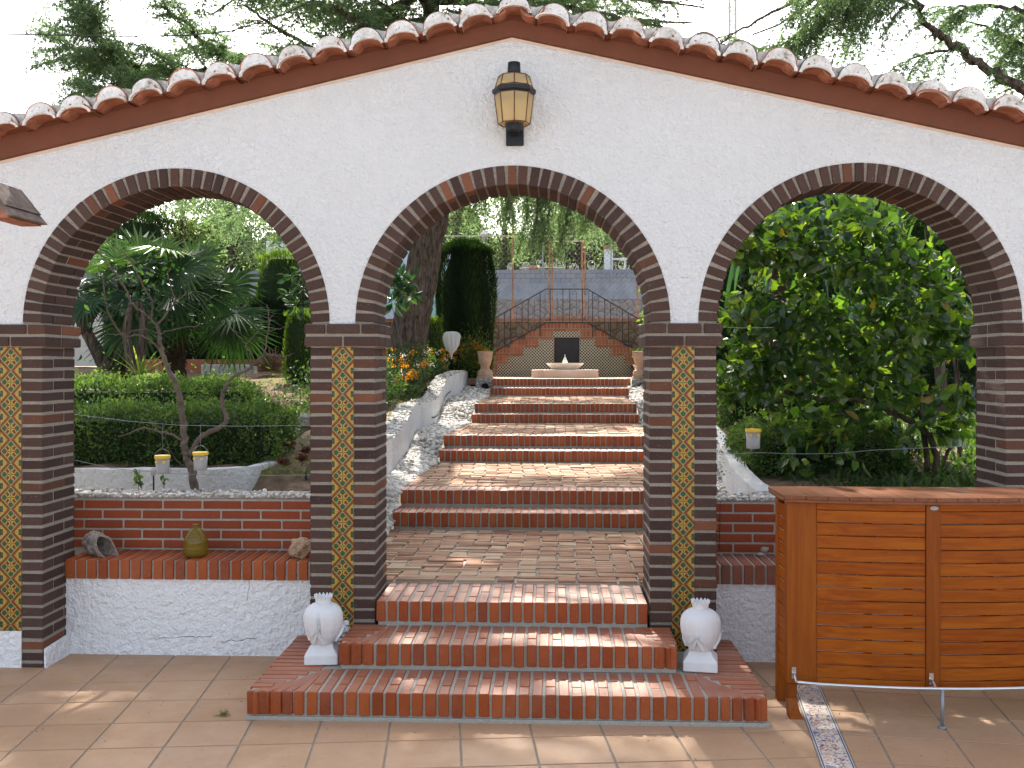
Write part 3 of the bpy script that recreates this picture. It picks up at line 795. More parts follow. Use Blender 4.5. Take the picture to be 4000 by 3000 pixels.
def flight(xa, xb, xa2, xb2, y1, z1, y2, z2, zb, yend, label):
    t = thing('garden_steps', ((xa + xb) / 2, y1, zb), label, 'steps', 'pairs of brick steps climbing the garden path')
    for (a, b, y, z, ye, zl, nm) in ((xa, xb, y1, z1, y2, zb, 'lower_step'), (xa2, xb2, y2, z2, yend, z1, 'upper_step')):
        m = MB(); m.box(a + .008, b - .008, y + .014, ye - .001, zl - .06, z - .004, .5, 1)
        tread(m, a, b, y, min(y + .25, ye) if nm == 'upper_step' else ye - .005, z, stag=False)
        m.build(nm, ['brick_red', 'mortar_grey', 'brick_tread'], t, bevel=.004)
    return t
ZL1, ZL2, ZL3, ZL4, ZT = .430, .700, .963, 1.211, 1.518
flight(-1.266, 1.20, -1.261, 1.20, 2.27, .565, 2.62, .700, ZL1 - .02, 2.88, 'nearest pair of brick steps on the path just behind the middle arch')
flight(-1.200, 1.20, -1.190, 1.20, 4.95, .826, 5.30, .963, ZL2 - .02, 5.56, 'second pair of brick steps up the path counting from the arch')
flight(-1.068, 1.201, -1.057, 1.202, 7.65, 1.080, 8.00, 1.211, ZL3 - .02, 8.26, 'third pair of brick steps up the path, beside the cracked white wall')
flight(-.982, 1.287, -.966, 1.298, 10.4, 1.371, 10.8, 1.518, ZL4 + .02, 11.06, 'topmost pair of brick steps just below the fountain')
# landings: clay pavers laid crosswise in pairs
def landing(xa, xb, ya, yb, za, zb, xa2=None, name='brick_path'):
    mb = MB(); xa2 = xa if xa2 is None else xa2
    mb.add([(xa, ya, za - .012), (xb, ya, za - .012), (xb, yb, zb - .012), (xa2, yb, zb - .012), (xa, ya, za - .12), (xb, ya, za - .12)], [(0, 1, 2, 3), (0, 4, 5, 1)], .5, 1)
    zz = lambda yy: za + (zb - za) * (yy - ya) / (yb - ya)
    P_, Q_ = .372, .128; y = ya + .006; j = 0; xoff = 0
    while y < yb - .03:          # pairs of long bricks alternating with square ones
        x = xa - P_ + xoff - int(xoff / P_) * P_
        while x < xb:
            j0 = lambda: random.uniform(-.004, .004)
            cells = [(x, x + .236, y, y + .052), (x + j0(), x + .236, y + .064, y + .117), (x + .252, x + .358 + j0(), y + j0(), y + .114)]
            for (x0, x1, y0, y1) in cells:
                xl = xa + (xa2 - xa) * (y0 - ya) / (yb - ya); x0, x1 = max(x0, xl), min(x1, xb); y1 = min(y1, yb)
                if x1 - x0 > .03 and y1 - y0 > .02: mb.box(x0, x1, y0, y1, zz(y0) - .04, zz((y0 + y1) / 2) + random.uniform(-.004, .004), None, 0, None, .003)
            x += P_
        y += Q_; j += 1; xoff += .124 + random.uniform(-.012, .012)
    o = mb.build(name, ['paver', 'mortar_grey'], bevel=.003); o['kind'] = 'structure'; return o
landing(-1.32, 1.2, .430, 2.262, .432, .432, -1.28)
landing(-1.26, 1.2, 2.89, 4.942, .70, .70, -1.205)
landing(-1.19, 1.2, 5.57, 7.642, .963, .963, -1.07)
landing(-1.055, 1.2, 8.27, 10.39, 1.211, 1.235, -.985)
pf = MB(); pf.box(-.97, 1.30, 11.06, 11.52, 1.40, 1.512, .5); pf.box(-2.6, 2.9, 11.521, 15.3, 1.40, 1.512, .5); lab(pf.build('fountain_platform', 'paver', bevel=.004), None, kind='structure')

# ================================================================== POMEGRANATE FINIALS
def pomegranate(x, y, z, rot, label):
    t = thing('pomegranate_finial', (x, y, z), label, 'garden ornament', 'white pomegranate finials beside the front steps')
    b = MB(); Mx = Matrix.Translation((x, y, z)) @ Matrix.Rotation(rot, 4, 'Z')
    n = 4
    lv = [(.0, .089), (.048, .089), (.056, .086), (.078, .066), (.094, .058), (.102, .056)]
    vs = [Mx @ Vector((sx * h, sy * h, zz)) for zz, h in lv for sx, sy in ((-1, -1), (1, -1), (1, 1), (-1, 1))]
    fs = [(3, 2, 1, 0)] + [(4 * i + q, 4 * i + (q + 1) % 4, 4 * i + 4 + (q + 1) % 4, 4 * i + 4 + q) for i in range(5) for q in range(4)] + [(20, 21, 22, 23)]
    b.add(vs, fs, .5); b.build('base', 'plaster', t, bevel=.004)
    f = MB(); hp = [0, .02, .05, .09, .13, .16, .185, .20, .212, .218]; rp = [.058, .068, .086, .101, .106, .104, .094, .080, .060, .045]
    prof = [(float(np.interp(h, hp, rp)), z + .096 + h) for h in np.linspace(0, .218, 30)]
    ang = lambda tt, off: abs(((tt - rot + PI / 2 + off + PI) % (2 * PI)) - PI)
    openslit = rot > 0
    def fn(tt, zz):
        h = (zz - z - .096) / .218; e = math.sin(PI * min(1, max(0, (h - .05) / .85))) if .05 < h < .9 else 0
        d = ang(tt, .12); k_ = 1
        if openslit: k_ += -.16 * math.exp(-(d / (.11 * e + .02)) ** 4) * e + .06 * math.exp(-((d - .22) / .07) ** 2) * e
        else: k_ += -.03 * math.exp(-(d / .05) ** 2) * e
        for off in (.95, -.85, 1.9, -1.8, 2.9): k_ -= .04 * math.exp(-(ang(tt, off) / .05) ** 2) * e
        return k_
    f.lathe(prof, x, y, 96, fn=fn, r=.5); f.build('fruit', 'plaster', t, smooth=True)
    l = MB()
    for q in range(6):                       # pointed leaves lying on the lower half of the fruit
        a0 = rot - PI / 2 + .35 + q * PI / 3; sg = 1 if q % 2 else -1; n = 12; vs = []
        for i in range(n):
            u = i / (n - 1); a = a0 + sg * u * .62; hh = .010 + u * .082; wd = .30 * math.sin(PI * (.22 + .78 * u)) ** .8 * (1 - u * .45) + .01
            rr = float(np.interp(hh, hp, rp)); 
            for sd_, e in ((-1, -.004), (-.7, .017), (0, .007), (.7, .017), (1, -.004)):
                aa = a + sd_ * wd * (1 - .25 * u); up_ = -sg * sd_ * wd * .018
                vs.append((x + math.cos(aa) * (rr + e), y + math.sin(aa) * (rr + e), z + .096 + hh + up_ + .012 * (1 - abs(sd_)) * u))
        l.add(vs, [(5 * i + k_, 5 * i + 5 + k_, 5 * i + 6 + k_, 5 * i + 1 + k_) for i in range(n - 1) for k_ in range(4)], .5)
    l.build('carved_leaves', 'plaster', t, smooth=False)
    if openslit:
        sd_ = MB()
        for q in range(90):
            h = random.uniform(.045, .18); a = rot - PI / 2 - .12 + random.uniform(-.10, .10) * math.sin(PI * (h - .03) / .17); rr = float(np.interp(h, hp, rp)) * .90
            pebble(sd_, x + math.cos(a) * rr, y + math.sin(a) * rr, z + .096 + h, .0042)
        sd_.build('seeds', 'plaster', t, smooth=True)
    c = MB(); zc = z + .308; n = 14; vs = []
    for ring, (rr, zz) in enumerate(((.040, 0), (.044, .030), (.050, .052), (.042, .052), (.034, .02))):
        for i in range(2 * n):
            a = PI * i / n; zz2 = zz - (.016 if (i % 2 and ring in (2, 3)) else 0)
            vs.append((x + math.cos(a) * rr, y + math.sin(a) * rr, zc + zz2))
    m = 2 * n
    c.add(vs, [(r_ * m + i, r_ * m + (i + 1) % m, (r_ + 1) * m + (i + 1) % m, (r_ + 1) * m + i) for r_ in range(4) for i in range(m)] + [tuple(range(4 * m, 5 * m))], .5)
    c.build('crown', 'plaster', t)
pomegranate(-1.232, -.262, .145, R(5), 'white plaster pomegranate with its open slit facing out, left of the front steps')
pomegranate(.795, -.305, .145, R(-9), 'white plaster pomegranate with a plain closed face, between the steps and the bar')
m = MB()
for q in range(60):
    a = random.uniform(0, 6.28); pebble(m, -1.160 + random.uniform(-.028, .028), -.05 + random.uniform(-.05, .03), .150 + random.uniform(.0, .15), random.uniform(.012, .026))
lab(m.build('plaster_lump', 'stucco_base', smooth=True), 'rough white lump of plaster at the foot of the tiled pillar behind the left pomegranate', 'plaster lump')

# ================================================================== LANTERN
def lantern():
    x, y = W(2008, 300, -.135)[0], -.135
    t = thing('wall_lantern', (x, y, WZ(2008, 570, -.05)), 'black and amber glass octagonal lantern on the gable above the middle arch', 'lantern')
    z = lambda py, yy=-.235: WZ(2008, py, yy)
    zc1, zc0 = z(238, -.17), z(272, -.17); zu1, zu0 = z(279), z(322); zr1, zr0 = z(328, -.25), z(344, -.25); zl1, zl0 = z(351), z(467); zb = z(470, -.18); zs0 = z(503, -.18)
    rot = R(3)
    def oc(r0, z0, r1, z1, name, mat, par, cap=True, seg=8):
        m = MB(); m.lathe([(r0, z0), (r1, z1)], x, y, seg, rot=rot, r=.5); return m.build(name, mat, par, smooth=seg > 8)
    oc(.038, zu1 + .002, .034, zc1, 'chimney', 'dark_metal', t, seg=24)
    def panes(r0, z0, r1, z1, nm):
        m = MB(); P = lambda r, i, zz: Vector((x + math.cos(rot + i * PI / 4) * r, y + math.sin(rot + i * PI / 4) * r, zz))
        for i in range(8): m.add([P(r0, i, z0), P(r0, i + 1, z0), P(r1, i + 1, z1), P(r1, i, z1)], [(0, 1, 2, 3)], .5)
        g = m.build(nm, 'amber', t)
        f = MB()
        for i in range(8):
            f.tube([P(r0, i, z0), P(r1, i, z1)], .0032, 5)
            f.tube([P(r0, i, z0), P(r0, i + 1, z0)], .0032, 5); f.tube([P(r1, i, z1), P(r1, i + 1, z1)], .0032, 5)
        f.build('frame', 'brass', g)
    panes(.104, zu0, .086, zu1, 'upper_glass')
    panes(.088, zl0, .108, zl1, 'lower_glass')
    oc(.086, zu1, .034, zu1 + .006, 'lid', 'brass', t)
    m = MB(); m.lathe([(.105, zr0 - .012), (.121, zr0 + .004), (.121, zr1), (.105, zr1 + .008)], x, y, 8, rot=rot); m.build('ring', 'dark_metal', t)
    m = MB(); m.lathe([(.055, zb - .004), (.088, zl0)], x, y, 8, rot=rot); m.build('glass_cup', 'amber', t)
    m = MB(); m.lathe([(.047, zs0), (.050, zb)], x, y, 10, rot=rot); m.build('socket', 'dark_metal', t)
    m = MB(); m.lathe([(.010, zb), (.010, zb + .10)], x, y, 10); m.lathe([(.016, zb + .08), (.024, zb + .11), (.026, zb + .14), (.014, zb + .17)], x, y, 12); m.build('bulb', 'cloudy', t, smooth=True)
    m = MB(); z1, z0 = WZ(2008, 491, -.02), WZ(2008, 568, -.02); m.box(x - .050, x + .050, -.022, -.001, z0, z1 + .03, .5)
    m.box(x - .026, x + .026, -.135, -.02, z1 - .06, z1 - .012, .5); m.box(x - .026, x + .026, -.16, -.10, z1 - .06, zs0 + .01, .5); m.build('bracket', 'dark_metal', t, bevel=.003)
lantern()

# ================================================================== WOODEN BAR
def bar():
    xc = 1.865; zt = 1.105
    t = thing('wooden_bar', (xc, -.5, 0), 'slatted orange hardwood bar counter with a steel foot rail in front of the right arch', 'bar counter')
    xl = 1.178; xr = 2 * xc - xl
    fy = lambda x: -.605 - .075 * (1 - ((x - xc) / (xr - xc)) ** 2)
    def strip(mb, x0, x1, z0, z1, yo, th, n=6, r=None, mi=0):
        xs = np.linspace(x0, x1, n + 1); r = random.random() if r is None else r
        vs = []
        for x in xs: vs += [(x, fy(x) + yo, z0), (x, fy(x) + yo, z1), (x, fy(x) + yo + th, z1), (x, fy(x) + yo + th, z0)]
        fs = [(4 * i + k_, 4 * i + (k_ + 1) % 4, 4 * i + 4 + (k_ + 1) % 4, 4 * i + 4 + k_) for i in range(n) for k_ in range(4)]
        mb.add(vs, fs + [(0, 3, 2, 1), (4 * n, 4 * n + 1, 4 * n + 2, 4 * n + 3)], r, mi)
    top = MB(); n = 16
    xs = np.linspace(xl - .022, xr + .022, 15)
    for x0, x1 in zip(xs[:-1], xs[1:]):          # boards run front to back
        g = .0012
        P = [(x0 + g, fy(x0) - .040), (x1 - g, fy(x1) - .040), (x1 - g, -.275), (x0 + g, -.275)]
        top.prism(P, zt - .020, zt, None)
    top.build('top', 'wood_top', t, bevel=.002)
    rim = MB(); strip(rim, xl - .020, xr + .020, zt - .034, zt - .0205, -.040, .03, 14); 
    rim.box(xl - .020, xl + .01, -.63, -.277, zt - .034, zt - .0205); rim.box(xr - .01, xr + .02, -.63, -.277, zt - .034, zt - .0205)
    rim.build('top_edge', 'wood_top', t, bevel=.002)
    zb, zu = .205, zt - .036
    pw = WX(3185, -.62) - WX(3075, -.62)
    for s, xo in ((-1, xl), (1, xr)):
        p = MB(); a, b = (xo, xo + pw) if s < 0 else (xo - pw, xo)
        strip(p, a, b, .165, zu - .001, 0, .022, 3); p.box(a if s < 0 else b - .04, a + .04 if s < 0 else b, fy(xo) + .024, fy(xo) + .06, .165, zu - .001)
        p.build('corner_board', 'wood_v', t, bevel=.003)
        l = MB(); x0 = xo - .0 if s < 0 else xo - .05; x1 = x0 + .05
        l.box(x0, x1, -.602, -.556, .09, .163); vs = [(x0, -.60, .09), (x1, -.60, .09), (x1, -.556, .09), (x0, -.556, .09), (x0 + (-.0), -.665, 0), (x1 + .014, -.665, 0), (x1 + .014, -.60, 0), (x0, -.60, 0), (x0, -.625, .04), (x1 + .006, -.625, .04), (x1 + .006, -.57, .04), (x0, -.57, .04)]
        l.add(vs, [(0, 1, 9, 8), (1, 2, 10, 9), (2, 3, 11, 10), (3, 0, 8, 11), (8, 9, 5, 4), (9, 10, 6, 5), (10, 11, 7, 6), (11, 8, 4, 7), (4, 5, 6, 7)])
        l.build('leg', 'wood_v', t, bevel=.003)
        l = MB(); l.box(x0, x1, -.395, -.348, 0, zu - .002); l.build('leg', 'wood_v', t, bevel=.003)
        sp = MB(); xx = xo + .004 if s < 0 else xo - .018
        zz = .205
        for i in range(13): sp.box(xx, xx + .014, -.575, -.397, zz + .003, zz + .062); zz += .0645
        sp.box(xx, xx + .016, -.602, -.397, .165, .203); sp.build('side_panel', 'wood', t, bevel=.002)
        st = MB(); st.box(xo - .001 if s < 0 else xo - .02, xo + .020 if s < 0 else xo + .001, -.602, -.577, .165, zu - .003); st.build('side_stile', 'wood_v', t, bevel=.002)
    cw = .0335
    st = MB(); strip(st, xc - cw, xc + cw, .168, zu - .001, -.004, .028, 2); st.build('centre_stile', 'wood_v', t, bevel=.003)
    for s in (-1, 1):
        a, b = (xl + pw + .001, xc - cw - .001) if s < 0 else (xc + cw + .001, xr - pw - .001)
        m = MB(); strip(m, a, b, zu - .035, zu - .002, .004, .02, 6); strip(m, a, b, .168, .203, .004, .02, 6)
        zz = .206; p = (zu - .035 - .206) / 13
        for i in range(13): strip(m, a, b, zz + .0025, zz + p - .0025, .006 + random.uniform(-.0015, .0015), .016, 6); zz += p
        m.build('slat_panel', 'wood', t, bevel=.002)
        for u in (.485, .86):
            x = a + (b - a) * u; m = MB(); m.box(x - .018, x + .018, fy(x) + .027, fy(x) + .050, .17, zu - .003); m.build('inner_batten', 'wood_v', t)
    m = MB(); m.box(xl + .02, xr - .02, -.56, -.36, .55, .568); m.build('shelf', 'wood', t)
    # steel foot rail
    m = MB(); xs = np.linspace(xl + .03, xr - .03, 15)
    zr = WZ(3675, 2690, -.742)
    m.tube([(x, fy(x) - .065, zr) for x in xs], .0095, 10); m.build('foot_rail', 'steel', t, smooth=True)
    for x in (xl + .03, xc - .012, xr - .03):
        m = MB(); m.tube([(x, fy(x) - .062, zr), (x, fy(x) - .03, zr + .022), (x, fy(x) - .006, zr + .028)], .007, 8); m.box(x - .011, x + .011, fy(x) - .009, fy(x) - .005, zr + .002, zr + .058); m.build('rail_bracket', 'steel', t)
    m = MB(); x = xc + .018; m.tube([(x, fy(x) - .065, zr), (x, fy(x) - .065, .006)], .009, 10); m.lathe([(.02, .0045), (.02, .010), (.012, .014)], x, fy(x) - .065, 16); m.build('rail_post', 'galv', t, smooth=True)
    m = MB(); n = 20; x0, z0 = xc + .003, zu - .018
    m.prismY([(x0 + .020 * math.cos(2 * PI * i / n), z0 + .010 * math.sin(2 * PI * i / n)) for i in range(n)], fy(xc) - .0065, fy(xc) - .0042); m.build('oval_badge', 'galv', t)
bar()

# ================================================================== FOLIAGE TOOLS
def unit(v): return v / np.maximum(np.linalg.norm(v, axis=-1, keepdims=True), 1e-9)
def rdir(n, zb=0.0):
    v = rs.normal(size=(n, 3)); v[:, 2] += zb; return unit(v)
def leaves(mb, P, D, L, Wd, r=None, fold=.25, mi=0, shape='oval', droop=0.0):
    """folded leaves: base P, direction D, length L, width Wd"""
    n = len(P); D = unit(D); side = unit(np.cross(D, rdir(n, .6))); up = unit(np.cross(side, D))
    L = np.broadcast_to(L, (n,))[:, None]; Wd = np.broadcast_to(Wd, (n,))[:, None]
    r = rs.rand(n) if r is None else r
    if shape == 'tri':
        V = np.stack([P - side * Wd / 2, P + side * Wd / 2, P + D * L], 1); mb.arr(V, [(0, 1, 2)], r, mi)
    elif shape == 'fold':
        V = np.stack([P, P + D * L * .45 + side * Wd / 2 + up * Wd * fold, P + D * L, P + D * L * .45 - side * Wd / 2 + up * Wd * fold], 1)
        mb.arr(V, [(0, 1, 2), (0, 2, 3)], r, mi)
    else:
        dn = -up * L * droop
        V = np.stack([P, P + D * L * .25 + side * Wd * .42 + up * Wd * fold, P + D * L * .62 + side * Wd * .46 + up * Wd * fold + dn * .4, P + D * L + dn,
                      P + D * L * .62 - side * Wd * .46 + up * Wd * fold + dn * .4, P + D * L * .25 - side * Wd * .42 + up * Wd * fold, P + D * L * .35, P + D * L * .7 + dn * .45], 1)
        mb.arr(V, [(0, 1, 6, 6)[:3], (0, 6, 5), (1, 2, 7), (1, 7, 6), (5, 6, 7), (5, 7, 4), (2, 3, 7), (7, 3, 4)], r, mi)
def interp(P, n):
    P = np.array(P, float); d = np.r_[0, np.cumsum(np.linalg.norm(np.diff(P, axis=0), axis=1))]
    t = np.linspace(0, d[-1], n); return np.stack([np.interp(t, d, P[:, k]) for k in range(3)], 1), d[-1]
def smooth(P, n=12):
    P = [np.array(p, float) for p in P]; P = [2 * P[0] - P[1]] + P + [2 * P[-1] - P[-2]]; out = []
    for i in range(1, len(P) - 2):
        for t in np.linspace(0, 1, n, endpoint=False):
            a, b, c, d = P[i - 1:i + 3]
            out.append(.5 * ((2 * b) + (-a + c) * t + (2 * a - 5 * b + 4 * c - d) * t * t + (-a + 3 * b - 3 * c + d) * t ** 3))
    out.append(P[-2]); return np.array(out)

# ------------------------------------------------------------------ CEDARS
GAPS = [(.28, -.52, .14, .36, .17), (.12, -.22, .28, .44, .13), (.10, .17, .42, .38, .13), (-.62, 1.0, .43, .30, .16), (.55, 1.5, .43, .3, .15), (-.2, 4.0, .7, .8, .35), (.0, 6.9, .96, .9, .3), (.1, 9.6, 1.22, .9, .45), (.2, 12.0, 1.52, 1.3, .8), (-2.2, 9.8, 1.6, .9, .8), (-2.6, 6.4, 1.3, .7, 1.2), (-3.7, 8.2, 1.4, 1.5, 1.6), (3.0, 3.4, 1.5, 1.3, 1.3), (2.4, 2.0, 2.3, .8, .6), (3.3, 5.6, 1.5, 1.2, 1.0), (1.55, -.45, 0, .45, .12), (1.9, -.5, 1.1, .5, .16)]
def cedar_limb(wood, ndl, P, r0, sub=1.2, dens=1.0, droop=.35, start=.15, tuft=.045, needle=.044, tw=8):
    """limb polyline with side branches, twigs and needle tufts"""
    Q = smooth(P, 6); n = len(Q); Q[1:-1] += rs.normal(size=(n - 2, 3)) * r0 * .35
    wood.tube(Q, list(np.linspace(r0, r0 * .25, n)), 7, .5, wob=.1)
    P2, LL = interp(Q, max(6, int(np.sum(np.linalg.norm(np.diff(Q, axis=0), axis=1)) * 9 * dens)))
    m = len(P2); T = unit(np.gradient(P2, axis=0))
    base = []; dirs = []
    for i in range(int(m * start), m):
        f = i / m; s = sub * (1.15 - f * .75) * random.uniform(.5, 1.2)
        d = unit((np.cross(T[i], [0, 0, 1]) * random.choice([-1, 1]) * random.uniform(.5, 1) + T[i] * random.uniform(.2, .9) + np.array([0, 0, random.uniform(-.35, .45)])))
        k = 7; B = [P2[i]]
        for q in range(k):
            d = unit(d + np.array([0, 0, -droop / k * 1.4]) + rs.normal(size=3) * .10); B.append(B[-1] + d * s / k)
        B = np.array(B); wood.tube(B, list(np.linspace(max(.006, r0 * .16), .002, k + 1)), 4, .5, cap=False)
        nt_ = max(3, int(s * 17 * dens)); C_, _ = interp(B, nt_ + 2)
        td = unit(np.gradient(C_, axis=0))
        for j in range(1, nt_ + 2):
            for sg in (-1, 1):
                if random.random() < .2: continue
                tl = random.uniform(.12, .30) * (1.1 - j / (nt_ + 2) * .6)
                dd = unit(unit(np.cross(td[j], [0, 0, 1]) + 1e-6) * sg * .9 + td[j] * .6 + rs.normal(size=3) * .25 + np.array([0, 0, -droop * .5]))
                kk = max(2, int(tl / tuft)); tt = np.linspace(.1, 1, kk)[:, None]
                base.append(C_[j] + dd * tl * tt + np.array([0, 0, -1]) * (tt ** 2) * tl * droop * .5); dirs.append(np.repeat(dd[None], kk, 0))
    if not base: return
    Bc = np.concatenate(base); Dc = np.concatenate(dirs)
    keep = np.ones(len(Bc), bool); sdv = np.array(SUNDIR)
    for (gx, gy, gz, ra, rb) in GAPS:           # needles left out along sun rays so chosen spots are lit
        t_ = (Bc[:, 2] - gz) / sdv[2]; hx = Bc[:, 0] - sdv[0] * t_ - gx; hy = Bc[:, 1] - sdv[1] * t_ - gy
        keep &= ~(((hx / ra) ** 2 + (hy / rb) ** 2 < 1) & (Bc[:, 2] > 4.2))
    Bc = Bc[keep]; Dc = Dc[keep]
    if len(Bc) == 0: return
    k = tw
    PB = np.repeat(Bc, k, 0) + rs.normal(size=(len(Bc) * k, 3)) * .006; DB = unit(np.repeat(Dc, k, 0) * .55 + rdir(len(Bc) * k, .15))
    rr = np.repeat(np.clip(rs.normal(.45, .25, len(Bc)), 0, 1), k)
    leaves(ndl, PB, DB, needle * (0.7 + .6 * rs.rand(len(PB))), needle * .26, rr, shape='tri')

def px(x, y, Y): return W(x, y, Y)
def cedar_big():
    t = thing('cedar_tree', (-2.3, 9.6, 1.45), 'huge cedar with furrowed leaning trunk seen left of the path, boughs over the roof', 'tree')
    tr = MB()
    P = [(-2.32, 9.6, 1.3), px(1600, 1300, 9.5), px(1640, 1100, 9.5), px(1672, 930, 9.5), px(1700, 800, 9.5), px(1700, 400, 9.5), px(1685, 20, 9.5), px(1700, -500, 9.4), px(1705, -1100, 9.3)]
    Q = smooth(P, 8); n = len(Q); rad = list(np.interp(np.linspace(0, 1, n), [0, .04, .12, .3, .5, .7, 1], [.42, .33, .285, .25, .22, .14, .05]))
    tr.tube(Q, rad, 40, .5, wob=.06)
    # raised bark plates
    tr.build('trunk', 'bark', t, smooth=False)
    wd, nd = MB(), MB()
    T = lambda z: (np.interp(z, [q[2] for q in Q], [q[0] for q in Q]), np.interp(z, [q[2] for q in Q], [q[1] for q in Q]), z)
    L = lambda *p, **kw: cedar_limb(wd, nd, [np.array(q) for q in p], **kw)
    # boughs added over the left arch to shade the terrace
    for (x, y, z) in ((-3.9, 4.6, 6.1), (-3.4, 5.4, 7.2), (-2.6, 4.4, 6.6), (-4.6, 5.6, 6.9), (-1.7, 4.2, 6.4)):
        cedar_limb(wd, nd, [np.array(T(z + .6)), np.array([(x - 1.8) / 2, (y + 9.4) / 2, z + .7]), np.array([x, y, z])], r0=.05, sub=1.5, dens=.8, start=.25, needle=.085, tuft=.08, tw=5)
    # boughs seen in the sky left
    L(T(6.2), px(1250, 430, 8.6), px(1000, 370, 7.6), px(900, 300, 7.0), px(600, 280, 6.8), px(500, 255, 6.6), px(400, 180, 6.4), px(330, 90, 6.2), r0=.085, sub=1.6, dens=1.8, start=.3)
    L(px(620, 290, 6.8), px(520, 330, 6.4), px(420, 350, 6.2), px(300, 330, 6.0), r0=.03, sub=1.1, dens=1.8, start=.1)
    L(px(500, 255, 6.6), px(420, 240, 6.6), px(300, 200, 6.6), px(190, 130, 6.5), r0=.03, sub=1.1, dens=1.8, start=.1)
    L(px(400, 180, 6.4), px(330, 60, 6.3), px(345, -30, 6.2), r0=.025, sub=1.0, dens=1.8, start=.0)
    L(T(7.0), px(1400, 180, 8.6), px(1100, 230, 8.0), px(900, 228, 7.8), px(780, 150, 7.6), px(650, 30, 7.4), r0=.08, sub=1.4, dens=1.6, start=.1)
    L(T(7.6), px(1500, 60, 8.8), px(1350, 60, 8.2), px(1230, 10, 7.8), px(1000, -40, 7.6), r0=.08, sub=1.3, dens=1.2, start=.05)
    L(T(6.6), px(1500, 230, 7.9), px(1300, 220, 7.0), px(1100, 120, 6.4), px(950, 20, 6.0), r0=.05, sub=1.1, dens=1.1, start=.1)
    L(T(7.2), px(1560, 120, 7.6), px(1420, 100, 6.6), px(1300, 20, 5.8), r0=.06, sub=1.1, dens=1.1, start=.0)
    L(T(6.9), px(1900, 40, 8.8), px(2150, 30, 8.0), px(2400, 60, 7.4), px(2600, 110, 7.2), r0=.06, sub=1.1, dens=1.1, start=.1)
    L(T(7.5), px(1950, -60, 8.4), px(2300, -40, 7.8), px(2650, 10, 7.6), r0=.06, sub=1.2, dens=1.1, start=.1)
    L(T(6.1), px(1900, 150, 9.8), px(2300, 80, 10.4), px(2700, 90, 10.8), r0=.06, sub=1.2, dens=1.1, start=.1)
    L(T(7.4), px(1950, 20, 10), px(2350, -10, 11), px(2750, 30, 11.4), r0=.06, sub=1.3, dens=1.2, start=.1)
    # boughs hanging behind the middle arch
    for (x0, y0, x1, y1, Y) in ((1750, 640, 1900, 800, 10.5), (1800, 560, 2050, 760, 10.9), (1900, 560, 2180, 790, 11.2), (1950, 500, 2330, 830, 11.4), (2000, 560, 2380, 900, 11.0), (1820, 620, 2000, 850, 11.8), (1900, 600, 2240, 870, 12.2)):
        L(T(4.9), px((1720 + x0) / 2, y0 - 40, 10), px(x0 + 100, y0, Y), px(x1, y1, Y + .2), r0=.028, sub=.9, dens=1.0, start=.35, droop=.95)
    for q in range(15):
        x0 = random.uniform(1760, 2440); Y = random.uniform(10.6, 12.4); y0 = random.uniform(540, 700); y1 = random.uniform(860, 1030) if 2000 < x0 < 2400 else random.uniform(800, 900)
        L(px(x0, y0, Y), px(x0 + 15, (y0 + y1) / 2, Y), px(x0 + random.uniform(-20, 40), y1 - 50, Y + .1), r0=.012, sub=.42, dens=1.5, start=.1, droop=.9)
    # behind the left arch
    for (x0, y0, x1, y1, Y) in ((1300, 640, 1000, 800, 9.5), (1250, 700, 850, 850, 10), (1350, 600, 900, 760, 11), (1200, 640, 700, 780, 12), (1300, 600, 1050, 880, 10.5), (1250, 560, 780, 800, 11.4), (1150, 600, 850, 900, 12.5), (1350, 700, 1120, 930, 9.0)):
        L(T(4.8), px(x0, y0, Y), px((x0 + x1) / 2, (y0 + y1) / 2 + 20, Y), px(x1, y1, Y + .2), r0=.035, sub=1.0, dens=1.0, start=.3, droop=.6)
    # crown above the frame: its shade lies on gateway, steps and terrace
    for q in range(64):
        a = random.uniform(0, 2 * PI); z = random.uniform(7.6, 11.5); Lr = random.uniform(2.8, 6.2)
        b = T(min(z, 11.3)); e = (b[0] + math.cos(a) * Lr * 1.15, b[1] - 1.6 + math.sin(a) * Lr * .9, z - .25 + random.uniform(-.3, .5))
        L(b, ((b[0] + e[0]) / 2, (b[1] + e[1]) / 2, z + .35), e, r0=.06, sub=1.7, dens=.42, start=.1, needle=.085, tuft=.09, tw=5)
    wd.build('boughs', 'bark', t); nd.build('needles', 'cedar', t)
cedar_big()

